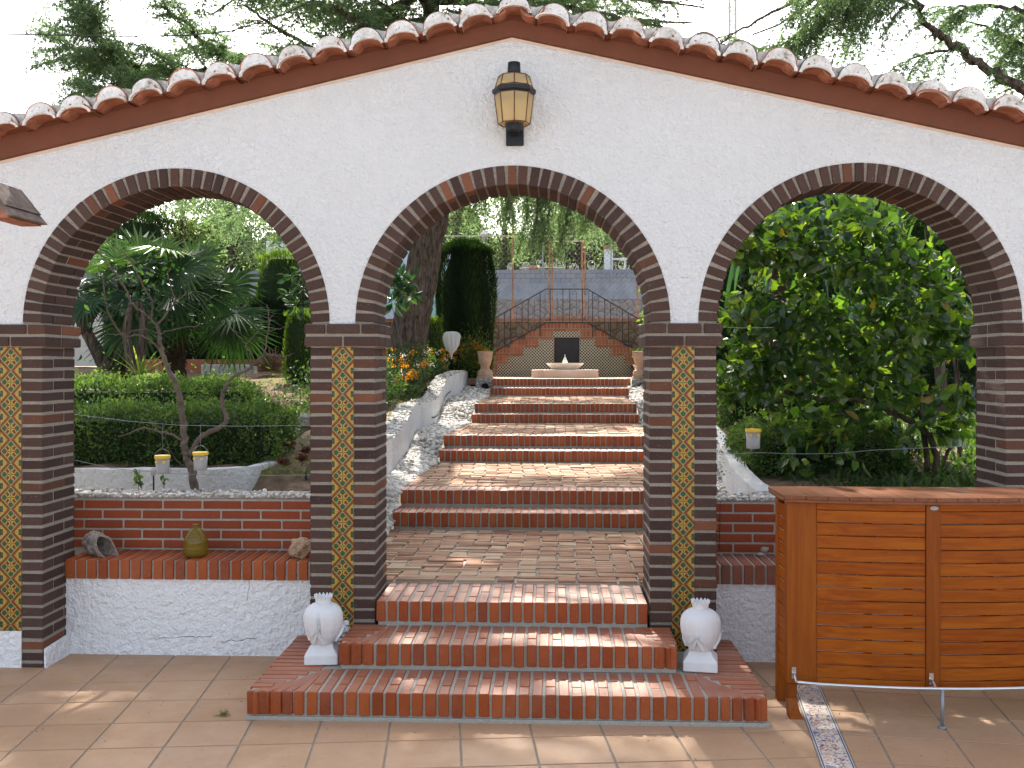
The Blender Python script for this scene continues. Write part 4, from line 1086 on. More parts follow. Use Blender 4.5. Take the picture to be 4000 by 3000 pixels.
def cedar_right():
    t = thing('cedar_tree', (4.6, 5.6, 1.2), 'dark cedar at right with one thick curved bough sweeping above the tiled roof', 'tree')
    tr = MB(); bx = 4.9
    Q = smooth([(6.9, 6.6, 1.0), (6.85, 6.5, 3.0), (6.8, 6.4, 6), (6.7, 6.4, 10)], 8); tr.tube(Q, list(np.linspace(.3, .08, len(Q))), 24, .5, wob=.08); tr.build('trunk', 'bark', t)
    wd, nd = MB(), MB(); L = lambda *p, **kw: cedar_limb(wd, nd, [np.array(q) for q in p], **kw)
    L((6.85, 6.5, 3.6), px(4300, 420, 6.4), px(4100, 370, 6.3), px(3992, 342, 6.1), px(3866, 266, 6.0), px(3739, 190, 5.9), px(3644, 114, 5.8), px(3575, 19, 5.7), px(3550, -120, 5.6), r0=.085, sub=.5, dens=.5, start=.2, droop=.8)
    L(px(3600, 40, 5.7), px(3450, -20, 5.8), px(3300, 30, 6.0), px(3150, 120, 6.2), px(3000, 190, 6.4), px(2850, 150, 6.6), r0=.02, sub=.8, dens=1.5, start=.05, droop=.9)
    L(px(3560, -60, 5.7), px(3380, -60, 6.0), px(3250, 0, 6.2), px(3140, 110, 6.3), px(3050, 210, 6.5), r0=.022, sub=.8, dens=1.4, start=.05, droop=1.0)
    L(px(3560, -80, 5.7), px(3300, -60, 5.6), px(3080, 20, 5.6), px(2900, 110, 5.6), px(2780, 190, 5.6), r0=.03, sub=.8, dens=1.4, start=.05, droop=.9)
    L(px(3739, 190, 5.9), px(3620, 210, 5.9), px(3520, 250, 5.9), px(3460, 290, 5.9), r0=.018, sub=.6, dens=1.2, start=.1, droop=.9)
    L((6.8, 6.4, 4.6), px(4200, 60, 6.5), px(3990, 40, 6.6), px(3850, 20, 6.8), px(3700, 40, 7.0), r0=.05, sub=1.2, dens=1.3, start=.1, droop=.7)
    L((6.8, 6.4, 4.2), px(4200, 190, 6.8), px(3995, 170, 6.9), px(3890, 120, 7.2), px(3760, 80, 7.4), r0=.04, sub=1.1, dens=1.3, start=.1, droop=.7)
    L((6.8, 6.4, 3.8), px(4200, 290, 7.0), px(3995, 260, 7.2), px(3900, 230, 7.4), r0=.04, sub=.8, dens=1.2, start=.1, droop=.7)
    for q in range(11):
        a = random.uniform(PI * .6, PI * 1.4); z = random.uniform(6.8, 9.5); Lr = random.uniform(3.0, 5.6)
        b = (6.75, 6.4, z); e = (b[0] + math.cos(a) * Lr, b[1] + math.sin(a) * Lr, z + random.uniform(-.3, .3))
        L(b, ((b[0] + e[0]) / 2, (b[1] + e[1]) / 2, z + .3), e, r0=.05, sub=1.4, dens=.42, start=.1, needle=.085, tuft=.09, tw=5)
    wd.build('boughs', 'bark', t); nd.build('needles', 'cedar', t)
cedar_right()

# ------------------------------------------------------------------ HEDGES AND CLIPPED CONIFERS
def hedge_box(name, label, cat, x0, x1, y0, y1, z0, z1, n, L=.032, Wd=.02, mat='hedge', group=None, round_=.12, lump=.05, zslope=0, shape='fold'):
    t = thing(name, ((x0 + x1) / 2, (y0 + y1) / 2, z0), label, cat, group)
    c = MB(); s = .07; c.box(x0 + s, x1 - s, y0 + s, y1 - s, z0, z1 - s * 1.2, .5, 0, None, .02); c.build('shade_core', 'core', t)  # solid dark core standing in for the shaded inside
    l = MB(); sx, sy, sz = x1 - x0, y1 - y0, z1 - z0; n = int(n * 1.25)
    A = [sx * sz, sx * sz * .3, sy * sz, sy * sz, sx * sy]; A = np.array(A) / sum(A); f = rs.choice(5, n, p=A); u, v = rs.rand(n), rs.rand(n)
    P = np.zeros((n, 3)); Nn = np.zeros((n, 3))
    for k, (ax, val, nn) in enumerate(((1, y0, (0, -1, 0)), (1, y1, (0, 1, 0)), (0, x0, (-1, 0, 0)), (0, x1, (1, 0, 0)), (2, z1, (0, 0, 1)))):
        q = f == k; o = [i for i in range(3) if i != ax]; lo = [x0, y0, z0]; sz_ = [sx, sy, sz]
        P[q, ax] = val; P[q, o[0]] = lo[o[0]] + u[q] * sz_[o[0]]; P[q, o[1]] = lo[o[1]] + v[q] * sz_[o[1]]; Nn[q] = nn
    ctr = np.array([(x0 + x1) / 2, (y0 + y1) / 2, (z0 + z1) / 2]); h = np.array([sx / 2, sy / 2, sz / 2]); q = (P - ctr) / h
    rn = np.power(np.sum(np.abs(q) ** 8, 1), 1 / 8)[:, None]; P = ctr + q / rn * h
    lumpv = np.sin(P[:, 0] * 9 + P[:, 2] * 5) * np.sin(P[:, 2] * 8 + P[:, 1] * 7)
    P += Nn * (lumpv * lump * .7 + np.abs(rs.normal(size=n)) * .035 - .035)[:, None]
    rr = np.clip(.45 + lumpv * .2 + rs.normal(size=n) * .22, 0, 1)
    o_ = rs.rand(n) < .07; P[o_] += (Nn[o_] + rdir(o_.sum(), .8) * .5) * (np.abs(rs.normal(size=(o_.sum(), 1))) * .07)
    leaves(l, P, unit(Nn * .7 + rdir(n, .35)), L * (.7 + .6 * rs.rand(n)), Wd, rr, shape=shape)
    l.build('foliage', mat, t); return t
def conifer(name, label, cat, cx, cy, z0, rx, ry, h, n, top=.35, mat='cypress', rim=None, group=None, taper=0.15, L=.09):
    t = thing(name, (cx, cy, z0), label, cat, group)
    c = MB(); c.lathe([(max(rx, ry) * .55, z0), (rx * .86, z0 + h * .12), (rx * .86, z0 + h * .75), (rx * .5, z0 + h * .93)], cx, cy, 14, fn=lambda t_, z: 1); c.build('shade_core', 'core', t)  # dark core in place of the conifer's inner shade
    l = MB(); u = rs.rand(n); a = rs.rand(n) * 2 * PI; zz = u ** .9
    rad = np.interp(zz, [0, .08, .3, .75, .93, 1], [.7, .93, 1, 1 - taper, .8 - taper, .35]) * (1 + .06 * np.sin(a * 5 + 1) + .05 * np.sin(a * 9 + zz * 12) + rs.normal(size=n) * .03)
    tp = rs.rand(n) < .16; rad = np.where(tp, rad * np.sqrt(rs.rand(n)), rad); zz = np.where(tp, .93 + .07 * (1 - rad), zz)
    P = np.stack([cx + np.cos(a) * rad * rx, cy + np.sin(a) * rad * ry, z0 + zz * h], 1)
    D = unit(np.stack([np.cos(a) * .35, np.sin(a) * .35, np.full(n, 1.0)], 1) + rs.normal(size=(n, 3)) * .22)
    rr = np.clip(.35 + .3 * np.sin(a * 5 + 1) + rs.normal(size=n) * .25, 0, 1)
    leaves(l, P, D, L * (.6 + .8 * rs.rand(n)), .014, rr, shape='tri'); l.build('foliage', mat, t); return t

# ------------------------------------------------------------------ LOW GARDEN WALLS
def ribbon_wall(name, label, pts, th, cap=True, mat='stucco_garden', side=1, group=None, capstep=.05):
    """pts: (x, y, zbase, ztop) along the face; thickness goes to the left of travel"""
    t = thing(name, (pts[0][0], pts[0][1], pts[0][2]), label, 'garden wall', group)
    P = []
    A = np.array(pts, float); d = np.r_[0, np.cumsum(np.linalg.norm(np.diff(A[:, :2], axis=0), axis=1))]; m = int(d[-1] / .12) + 2
    tt = np.linspace(0, d[-1], m); A = np.stack([np.interp(tt, d, A[:, k]) for k in range(4)], 1)
    for k in range(2): A[1:-1] = (A[:-2] + A[1:-1] * 2 + A[2:]) / 4
    T = unit(np.gradient(A[:, :2], axis=0)); Nn = np.stack([-T[:, 1], T[:, 0]], 1) * side
    mb = MB(); vs = []
    for i in range(m):
        x, y, zb, zt = A[i]; o = A[i, :2] + Nn[i] * th
        j = lambda: random.uniform(-.006, .006)
        vs += [(x, y, zb - .3), (x + j(), y + j(), zt + j()), (o[0], o[1], zt + j()), (o[0], o[1], zb - .3)]
    fs = [(4 * i + k, 4 * i + 4 + k, 4 * i + 4 + (k + 1) % 4, 4 * i + (k + 1) % 4) for i in range(m - 1) for k in range(3)] + [(0, 1, 2, 3), (4 * m - 1, 4 * m - 2, 4 * m - 3, 4 * m - 4)]
    mb.add(vs, fs, .5); mb.build('wall_face', mat, t)
    if cap:
        g = MB()
        for i in range(m - 1):
            for q in range(int(.12 / capstep * th / capstep * 1.5)):
                u = random.random(); v = random.random(); a = A[i] * (1 - u) + A[i + 1] * u; nn = Nn[i]
                pebble(g, a[0] + nn[0] * th * v, a[1] + nn[1] * th * v, a[3] + .008, random.uniform(.016, .030))
        g.build('pebble_coping', ['pebbles'], t, smooth=True)
    return t
SW = []
for (xb, yb, xt, yt, d) in ((1500, 1880, 1500, 1728, 8.2), (1530, 1850, 1530, 1712, 9.1), (1550, 1818, 1560, 1704, 9.7), (1584, 1778, 1588, 1655, 10.3), (1606, 1732, 1608, 1612, 11.0), (1621, 1687, 1623, 1584, 11.8), (1670, 1667, 1670, 1571, 12.6), (1708, 1651, 1712, 1557, 13.2), (1726, 1597, 1730, 1522, 14.0), (1749, 1558, 1755, 1475, 15.0), (1794, 1540, 1794, 1455, 15.8), (1816, 1513, 1816, 1451, 16.6), (1828, 1500, 1826, 1456, 17.2)):
    SW.append((WX(xb, d - 5.5), d - 5.5, EYE - d * (yb - 1425) / FPX, EYE - d * (yt - 1425) / FPX))
SW = [(-1.42, 1.9, .5, .97)] + SW
ribbon_wall('garden_wall', 'cracked white low wall with pebble top, climbing in waves left of the brick path', SW, .20, side=1)
gw = [o for o in bpy.data.objects if o.name.startswith('garden_wall')][0]
def crackw(pts, w):
    mb = MB()
    for a, b in zip(pts[:-1], pts[1:]):
        a, b = Vector(a), Vector(b); mb.add([a + Vector((0, 0, -w)), b + Vector((0, 0, -w)), b + Vector((0, 0, w)), a + Vector((0, 0, w))], [(0, 1, 2, 3)], .5)
    mb.build('crack', 'dark_void', gw)
def onwall(x, y):      # a point of the wall face seen in direction x, y
    best = None
    for a, b in zip(SW[:-1], SW[1:]):
        for u in np.linspace(0, 1, 20):
            X, Y = a[0] + (b[0] - a[0]) * u, a[1] + (b[1] - a[1]) * u
            e = abs(WX(x, Y) - X)
            if best is None or e < best[0]: best = (e, X, Y)
    return (best[1] + .014, best[2] - .004, WZ(x, y, best[2]))
crackw([onwall(*p) for p in ((1683, 1632), (1697, 1629), (1708, 1620), (1718, 1602), (1727, 1575), (1736, 1550), (1748, 1535), (1758, 1528))], .008)

RW = [(1.34, .90, .6, .93), (1.35, 1.35, .6, .94), (1.37, 1.9, .6, .97), (1.45, 2.8, .6, 1.04), (1.53, 3.6, .66, 1.08), (1.60, 5, .78, 1.16), (1.62, 7.5, .97, 1.32), (1.60, 10.4, 1.2, 1.5), (1.62, 12.4, 1.4, 1.62)]
ribbon_wall('garden_wall', 'white low wall curving behind the right bench beside the clipped box hedge', RW, .12, side=-1, cap=False)
LW = [(-4.2, 1.55, .55, .985), (-3.2, 1.52, .55, .985), (-2.45, 1.52, .55, .985), (-2.22, 1.62, .6, .985), (-2.12, 2.1, .8, .99), (-2.14, 2.9, .8, .995), (-2.2, 3.6, .85, 1.0)]
ribbon_wall('garden_wall', 'low white wall of the left bed, just behind the bench and bare tree', LW, .10, cap=False, side=1)

# pebble banks beside the path
def bank(name, label, pa, pb, n):
    """pa, pb: lists of (x,y,z) for path edge and wall foot"""
    A, _ = interp(pa, 60); B, _ = interp(pb, 60); mb = MB()
    vs = []
    for i in range(60):
        for v in np.linspace(0, 1, 5): vs.append(tuple(A[i] * (1 - v) + B[i] * v - np.array([0, 0, .012])))
    mb.add(vs, [(i * 5 + k, i * 5 + k + 1, i * 5 + 6 + k, i * 5 + 5 + k) for i in range(59) for k in range(4)], .5, 1)
    for q in range(n):
        u = random.random() ** 1.25 * 58; i = int(u); v = random.random(); f = u - i
        p = (A[i] * (1 - f) + A[i + 1] * f) * (1 - v) + (B[i] * (1 - f) + B[i + 1] * f) * v
        r = random.choice([random.uniform(.014, .026), random.uniform(.022, .042)])
        pebble(mb, p[0], p[1], p[2] + r * .15, r)
    return lab(mb.build(name, ['pebbles', 'gravel'], smooth=True), label, 'pebbles', None, 'stuff')
pa = [(-1.28, .45, .43), (-1.27, 2.2, .44), (-1.27, 2.64, .68), (-1.21, 4.9, .71), (-1.195, 5.3, .94), (-1.08, 7.6, .97), (-1.06, 8.05, 1.2), (-.99, 10.35, 1.24), (-.97, 10.9, 1.30), (-.97, 11.3, 1.32)]
pb = [(-1.50, .62, .62), (-1.45, 1.4, .64)] + [(s[0] + .01, s[1], min(s[2], 1.37)) for s in SW]
bank('pebble_bank', 'bank of grey river pebbles between the brick path and the cracked white wall', pa, pb, 5200)
pa = [(1.19, .45, .43), (1.195, 2.2, .44), (1.195, 2.64, .68), (1.195, 4.9, .71), (1.195, 5.3, .94), (1.195, 7.6, .97), (1.2, 8.05, 1.2), (1.28, 10.35, 1.24), (1.29, 10.9, 1.30), (1.29, 11.3, 1.32)]
pb = [(1.335, .62, .60), (1.345, 1.3, .64), (1.365, 1.9, .70), (1.44, 2.8, .78), (1.52, 3.6, .86), (1.59, 5, .9), (1.62, 7.5, 1.1), (1.60, 10.4, 1.35), (1.62, 12.2, 1.5)]
bank('pebble_bank', 'bank of grey pebbles along the right edge of the brick path', pa, pb, 2200)

# ------------------------------------------------------------------ URNS on pebbled drain pedestals
def urn(cx, cy, label, plant):
    zb = ZT - .01
    p = thing('pebble_pedestal', (cx, cy, 1.2), 'pebble covered pedestal with a round drain hole under the ' + ('left' if cx < 0 else 'right') + ' urn', 'pedestal')
    m = MB(); m.box(cx - .155, cx + .155, cy - .14, cy + .16, 1.15, zb, .5, 1)
    for q in range(150):
        a = random.uniform(-.15, .15); z = random.uniform(1.2, zb)
        if (a - .01) ** 2 + (z - 1.37) ** 2 < .07 ** 2: continue
        pebble(m, cx + a, cy - .142, z, random.uniform(.014, .024))
    m.build('cobbled_block', ['pebbles', 'gravel'], p, smooth=True)
    m = MB(); m.tube([(cx + .01, cy - .162, 1.37), (cx + .01, cy - .14, 1.37)], .068, 20, cap=False); m.tube([(cx + .01, cy - .146, 1.37), (cx + .01, cy - .143, 1.37)], .062, 20); m.build('drain_pipe', 'dark_void', p)
    m = MB(); pebble(m, cx - .02, cy - .165, 1.335, .026); pebble(m, cx + .035, cy - .165, 1.33, .022); m.build('stones_in_pipe', 'pebbles', p, smooth=True)
    t = thing('stone_urn', (cx, cy, zb), label, 'urn')
    m = MB(); m.box(cx - .135, cx + .135, cy - .13, cy + .13, zb, zb + .045); m.lathe([(.13, zb + .045), (.135, zb + .09), (.12, zb + .14), (.085, zb + .16), (.08, zb + .19)], cx, cy, 20); m.build('foot', 'urn', t, bevel=.006)
    m = MB(); m.lathe([(.075, zb + .19), (.07, zb + .21), (.09, zb + .235), (.105, zb + .28), (.118, zb + .35), (.135, zb + .45), (.142, zb + .47), (.13, zb + .475), (.12, zb + .44)], cx, cy, 24, fn=lambda a, z: 1 + .015 * math.sin(a * 16)); m.build('bowl', 'urn', t, smooth=True)
    if plant:
        l = MB(); n = 160; P = np.stack([cx + rs.normal(size=n) * .07, cy + rs.normal(size=n) * .06, zb + .47 + rs.rand(n) * .05 - (rs.rand(n) < .35) * rs.rand(n) * .16], 1)
        leaves(l, P, rdir(n, .2), .035, .02, shape='fold'); tp = thing('trailing_plant', (cx, cy, zb + .44), 'small trailing plant spilling from the right urn', 'plant'); l.build('foliage', 'ground_leaf', tp); q = MB(); q.lathe([(.11, zb + .445), (.115, zb + .46)], cx, cy, 16); q.build('soil', 'soil', tp)
urn(WX(1895, 11.3), 11.3, 'weathered sandstone urn left of the fountain steps, in front of the clipped cypress', False)
urn(WX(2502, 11.3), 11.3, 'weathered sandstone urn right of the fountain steps, planted and half hidden by the pillar', True)

# ------------------------------------------------------------------ FOUNTAIN
def fountain():
    cx, cy = WX(2207, 12.6), 12.6; d = 18.1
    t = thing('fountain', (cx, cy, ZT), 'small white marble fountain bowl on a pink lobed base at the top of the steps', 'fountain')
    z = lambda py: EYE - d * (py - 1425) / FPX
    rw = .62; zt = z(1444)
    m = MB(); n = 8
    m.lathe([(rw, ZT - .003), (rw, zt - .012), (rw - .01, zt)], cx, cy, 64, fn=lambda a, zz: .90 + .10 * abs(math.cos(a * 2)) ** .5, rot=0); m.build('base', 'marble_pink', t)
    m = MB(); zb, zr = z(1446), z(1418)
    m.lathe([(.13, zb), (.22, zb + .015), (.345, zr - .01), (.35, zr), (.325, zr), (.2, zb + .05), (.05, zb + .04)], cx, cy, 48, fn=lambda a, zz: 1 + .03 * abs(math.sin(a * 4))); m.build('bowl', 'marble', t, smooth=False)
    m = MB(); m.lathe([(.05, zr - .08), (.05, zr - .02), (.052, zr + .02), (.03, zr + .07), (.018, zr + .10), (.006, zr + .12), (.006, zr + .16)], cx, cy, 16); m.build('spout', 'marble', t, smooth=True)
fountain()

# ------------------------------------------------------------------ STAIRCASE WALL BEHIND THE FOUNTAIN
def bridge():
    Y = 14.0; f = lambda cx, cy: W(1800 + cx / 2.765, 950 + cy / 2.765, Y)
    t = thing('stair_wall', (W(2213, 1478, Y)[0], Y, ZT), 'stepped orange brick double staircase wall faced with black and cream tiles', 'staircase')
    xc = f(1143, 0)[0]; zs = [f(0, y)[2] for y in (865, 950, 1040, 1128, 1215, 1305, 1392)]; dx = 157 / 2.765 * 19.5 / FPX
    half0 = 290 / 2.765 * 19.5 / FPX
    m = MB(); c = MB()
    for k in range(7):
        h = half0 + k * dx; zt = zs[k]; zb = zs[k + 1] if k < 6 else ZT
        m.box(xc - h, xc + h, Y, Y + 1.1, zb, zt - .004 * 0, .5, 1)
        n = int(2 * h / .07)
        for i in range(n):
            x0 = xc - h + i * 2 * h / n + .003; x1 = x0 + 2 * h / n - .010
            m.box(x0, x1, Y - .008, Y + .24, zt - .105, zt + .002, None, 0)
        n2 = int(2 * h / .255)
        for i in range(n2):
            x0 = xc - h + i * 2 * h / n2 + .004; m.box(x0, x0 + 2 * h / n2 - .012, Y - .006, Y + .1, zb + .006, zt - .115, None, 0)
    m.build('brick_stairs', ['brick_far', 'mortar_light'], t)
    q = MB(); yb = Y - .012
    rows = [(995, 1290, 950, 1018), (838, 1005, 1040, 1128), (1280, 1452, 1040, 1128), (672, 1005, 1128, 1220), (1280, 1613, 1128, 1220), (515, 1005, 1220, 1306), (1280, 1770, 1220, 1306), (392, 1897, 1306, 1390), (345, 1897, 1390, 1462)]
    for (a, b, y0, y1) in rows:
        A = f(a, y0); B = f(b, y1); q.box(A[0], B[0], yb, Y + .02, max(B[2], ZT - .01), A[2] - .0, .5)
    q.build('tile_facing', 'star_tile', t)
    p = MB(); A = f(1012, 1022); B = f(1278, 1330); p.box(A[0] + .02, B[0] - .02, yb - .002, Y + .01, B[2], A[2] - .02, .5); pn = p.build('dark_panel', 'black_panel', t)
    fr = MB(); 
    for (x0, x1, z0, z1) in ((A[0], A[0] + .028, B[2], A[2]), (B[0] - .028, B[0], B[2], A[2]), (A[0] + .028, B[0] - .028, A[2] - .028, A[2])): fr.box(x0, x1, yb - .014, yb + .004, z0, z1)
    fr.build('frame', 'dark_metal', pn)
    # railing
    r = thing('iron_railing', (xc, Y - .02, zs[6]), 'black wrought iron railing with scrolls running up and over the double staircase', 'railing'); ry = Y - .03
    g = lambda cx, cy: Vector((f(cx, cy)[0], ry, f(cx, cy)[2]))
    m = MB(); m.tube([g(285, 855), g(918, 497), g(1367, 497), g(1995, 862)], .011, 6); m.build('top_rail', 'black_iron', r)
    m = MB(); m.tube([g(335, 1190), g(918, 860), g(1367, 860), g(1920, 1170)], .011, 6); m.build('bottom_rail', 'black_iron', r)
    for (x, y0, y1) in ((285, 855, 1190), (345, 825, 1305), (472, 750, 1110), (538, 712, 1075), (663, 645, 1000), (728, 608, 965), (857, 535, 1010), (967, 497, 860), (1103, 497, 860), (1177, 497, 860), (1313, 497, 860), (1423, 530, 1010), (1554, 608, 960), (1617, 643, 1000), (1745, 715, 1070), (1811, 755, 1105), (1940, 825, 1180)):
        m = MB(); m.tube([g(x, y0), g(x, y1)], .0085, 5); m.build('baluster', 'black_iron', r)
    def scroll(x, y0, y1, s):
        m = MB(); pts = []
        for e, (yy, sg) in enumerate(((y0 + 40, 1), (y1 - 50, -1))):
            P_ = [g(x + s * 30 + math.cos(a * sg + PI) * (30 - a * 3.6) * s, yy - math.sin(a) * (30 - a * 3.6) * sg) for a in np.linspace(0, 6.4, 22)]
            pts = (P_[::-1] + pts) if e == 0 else pts + P_
        m.tube([(p.x, p.y, p.z) for p in pts], .0042, 4); m.build('scroll', 'black_iron', r)
    for (x, y0, y1, s) in ((405, 790, 1150, -1), (600, 680, 1040, 1), (795, 570, 920, 1), (910, 500, 860, 1), (1040, 500, 860, 1), (1247, 500, 860, -1), (1380, 500, 860, -1), (1490, 560, 920, -1), (1685, 680, 1030, -1), (1875, 790, 1140, -1)):
        scroll(x, y0, y1, s)
bridge()

# retaining wall with coping, fence
def rock_wall():
    t = thing('retaining_wall', (0, 15.7, 1.4), 'brown rubble retaining wall with a brick coping behind the staircase', 'wall')
    zc = WZ(2100, 1257, 15.5); m = MB(); m.box(-9, 9, 15.5, 15.9, 1.3, zc - .002, .5); m.build('stone_face', 'rubble', t)
    m = MB(); zt = WZ(2100, 1245, 15.5)
    m.box(-9, 9, 15.47, 15.93, zc, zc + .02, .5, 1)
    n = 72
    for i in range(n): m.box(-9 + i * .25 + .004, -9 + i * .25 + .246, 15.46, 15.94, zc + .02, zt + .005, None, 0)
    m.build('coping', ['brick_far', 'mortar_light'], t)
rock_wall()
def fence():
    Y = 15.7; z0 = WZ(2100, 1245, Y) - .01
    t = thing('wire_fence', (0, Y, z0), 'rusty posts and diamond wire mesh fence standing on the brick coping', 'fence')
    m = MB(); zt = WZ(2100, 800, Y); s = .11
    rng = np.arange(-5.2, 5.2, s); h = zt - z0
    for x in rng:
        for sg in (1, -1):
            xe = x + sg * h
            m.tube([(x, Y, z0), (xe, Y, zt)], .0022, 3, cap=False)
    m.build('wire_mesh', 'galv', t)
    for (px_, top) in ((2003, 700), (2489, 700), (1640, 700), (1400, 700), (2900, 700)):
        m = MB(); x = WX(px_, Y); m.tube([(x, Y - .02, z0), (x, Y - .02, WZ(px_, top, Y))], .020, 8); m.build('post', 'rust', t)
    g = thing('mesh_gate', (WX(2215, Y), Y, z0), 'tall rusty gate frame in the wire fence above the staircase', 'gate')
    for px_ in (2146, 2157, 2274, 2285):
        m = MB(); x = WX(px_, Y); m.box(x - .018, x + .018, Y - .05, Y - .012, z0, WZ(px_, 938, Y)); m.build('upright', 'rust', g)
    a, b = WX(2157, Y), WX(2274, Y)
    for py in (942, 1235):
        m = MB(); z = WZ(2200, py, Y); m.box(a + .019, b - .019, Y - .045, Y - .02, z - .015, z + .012); m.build('crossbar', 'rust' if py > 1000 else 'white_iron', g)
    m = MB(); m.tube([(WX(1700, Y), Y, WZ(1700, 922, Y)), (WX(2245, Y), Y, WZ(2245, 922, Y))], .009, 5); m.build('top_rail', 'white_iron', t)
fence()

# ------------------------------------------------------------------ FAR TERRACE
def rear():
    Y = 35.0; z = lambda py: WZ(2100, py, Y)
    m = MB(); m.box(-30, 30, Y - .25, Y + .1, 2.5, z(1170), .5); lab(m.build('stone_wall', 'rubble_grey'), 'long grey rubble stone wall far behind the fence, below the concrete', 'wall')
    m = MB(); m.box(-30, 30, Y - .2, Y + .1, z(1170) + .001, z(1107), .5); lab(m.build('concrete_wall', 'concrete'), 'smooth grey concrete band between stone wall and block courses', 'wall')
    m = MB(); m.box(-30, 30, Y - .15, Y + .1, z(1107) + .001, z(1055), .5); lab(m.build('block_wall', 'block'), 'three courses of bare concrete blocks topping the far wall', 'wall')
    for px_ in (2120, 2387):
        m = MB(); x = WX(px_, Y - .3); m.tube([(x, Y - .3, z(1107)), (x, Y - .3, z(940))], .03, 6); lab(m.build('thin_post', 'galv'), 'thin grey post standing against the block wall ' + ('left' if px_ < 2200 else 'right') + ' of the gate', 'post')
    zt = z(1055); Yc = 36.2
    def chair(px_, w_, h_, kind, label):
        x = WX(px_, Yc); d = Yc + DIST; s = d / FPX; hw = w_ * s / 2; z0 = zt - .30; zs = zt + .02; ht = zt + h_ * s
        t = thing('garden_chair', (x, Yc, z0), label, 'chair', 'white wrought iron garden chairs on the far terrace')
        m = MB(); m.box(x - hw * .85, x + hw * .85, Yc - .2, Yc + .2, zs, zs + .04); m.build('seat', 'white_iron', t)
        for sx in (-1, 1):
            for sy in (-1, 1):
                m = MB(); m.tube([(x + sx * hw * .8, Yc + sy * .18, zs), (x + sx * hw * .9, Yc + sy * .22, z0)], .012, 5); m.build('leg', 'white_iron', t)
        b = MB(); yb = Yc + .2; r = .014
        H = ht - zs - .04; zc = zs + .04
        if kind == 'fan':
            arc = [(x + hw * .95 * math.cos(a), yb, zc + H * (.42 + .58 * math.sin(a))) for a in np.linspace(-.35, PI + .35, 18)]
            b.tube(arc, r, 5)
            for a in np.linspace(.25, PI - .25, 8): b.tube([(x, yb, zc), (x + hw * .5 * math.cos(a), yb, zc + H * .45), (x + hw * .9 * math.cos(a), yb, zc + H * (.42 + .56 * math.sin(a)))], .008, 4)
        elif kind == 'heart':
            for s_ in (-1, 1):
                pts = [(x, yb, zc + H * .02), (x + s_ * hw * .35, yb, zc + H * .35), (x + s_ * hw * .55, yb, zc + H * .72), (x + s_ * hw * .38, yb, zc + H * .98), (x + s_ * hw * .10, yb, zc + H * .92), (x + s_ * hw * .12, yb, zc + H * .72), (x + s_ * hw * .28, yb, zc + H * .76)]
                b.tube([tuple(p) for p in smooth(pts, 5)], r, 5)
                pts = [(x + s_ * hw * .3, yb, zc), (x + s_ * hw * .85, yb, zc + H * .25), (x + s_ * hw * 1.0, yb, zc + H * .6), (x + s_ * hw * .8, yb, zc + H * .72), (x + s_ * hw * .7, yb, zc + H * .52), (x + s_ * hw * .85, yb, zc + H * .46)]
                b.tube([tuple(p) for p in smooth(pts, 5)], r, 5)
        else:
            b.tube([(x + hw * .7 * math.cos(a), yb, zc + H * .60 + H * .38 * math.sin(a)) for a in np.linspace(0, 2 * PI, 20)], r, 5)
            for s_ in (-1, 1):
                b.tube([(x + s_ * hw * .34 + math.cos(a) * s_ * hw * .30 * (1 - a / 9), yb, zc + H * .32 + math.sin(a) * H * .22 * (1 - a / 9)) for a in np.linspace(0, 7.5, 20)], r, 5)
                b.tube([tuple(p) for p in smooth([(x + s_ * hw * .7, yb, zc), (x + s_ * hw * 1.05, yb, zc + H * .25), (x + s_ * hw * 1.25, yb - .1, zc + H * .45), (x + s_ * hw * 1.1, yb - .2, zc + H * .52)], 4)], r, 5)
        b.build('backrest', 'white_iron', t)
    chair(1993, 24, 41, 'fan', 'narrow fan backed white iron chair, leftmost of the row on the far terrace')
    chair(2055, 36, 44, 'fan', 'broad shell backed white iron chair, second from left, beside the round cactus pot')
    chair(2109, 48, 53, 'heart', 'white iron chair with heart scroll back just right of the round pot')
    chair(2185, 46, 50, 'heart', 'white iron chair with heart scroll back seen through the rusty gate frame')
    chair(2243, 34, 38, 'heart', 'low white iron chair at the right end of the table, by the flat red tray')
    chair(2310, 40, 50, 'scroll', 'white iron armchair with two scrolls between the gate and the white pillar')
    chair(2432, 44, 50, 'scroll', 'white iron armchair with two scrolls right of the white pillar')
    m = MB(); a, b_ = WX(2030, Yc), WX(2205, Yc); t = thing('terrace_table', ((a + b_) / 2, Yc, zt - .3), 'long cream topped iron table among the white chairs on the far terrace', 'table')
    m.prism([(a + (b_ - a) * (.5 + .5 * math.cos(q)), Yc - .5 + .3 * math.sin(q)) for q in np.linspace(0, 2 * PI, 24)[:-1]], zt + .13, zt + .17); m.build('tabletop', 'marble', t)
    for x in (a + .4, b_ - .4):
        m = MB(); m.tube([(x, Yc - .5, zt + .13), (x, Yc - .5, zt - .3)], .03, 6); m.build('leg', 'white_iron', t)
    x = WX(2083, 35.25); t = thing('round_pot', (x, 35.25, zt - .05), 'round terracotta pot with a cactus dome at the edge of the far terrace', 'plant pot')
    m = MB(); m.lathe([(.10, zt - .05), (.17, zt + .04), (.185, zt + .14), (.16, zt + .23)], x, 35.45, 18); m.build('pot', 'terracotta', t, smooth=True)
    m = MB(); m.lathe([(.15, zt + .22), (.14, zt + .30), (.08, zt + .35), (.01, zt + .37)], x, 35.45, 16); m.build('cactus', 'hedge', t, smooth=True)
    m = MB(); x = WX(2224, 35.3); m.lathe([(.17, zt), (.20, zt + .08), (.205, zt + .085)], x, 35.5, 18); lab(m.build('shallow_pot', 'terracotta'), 'shallow dark red pot on the wall edge below the last table chair', 'plant pot')
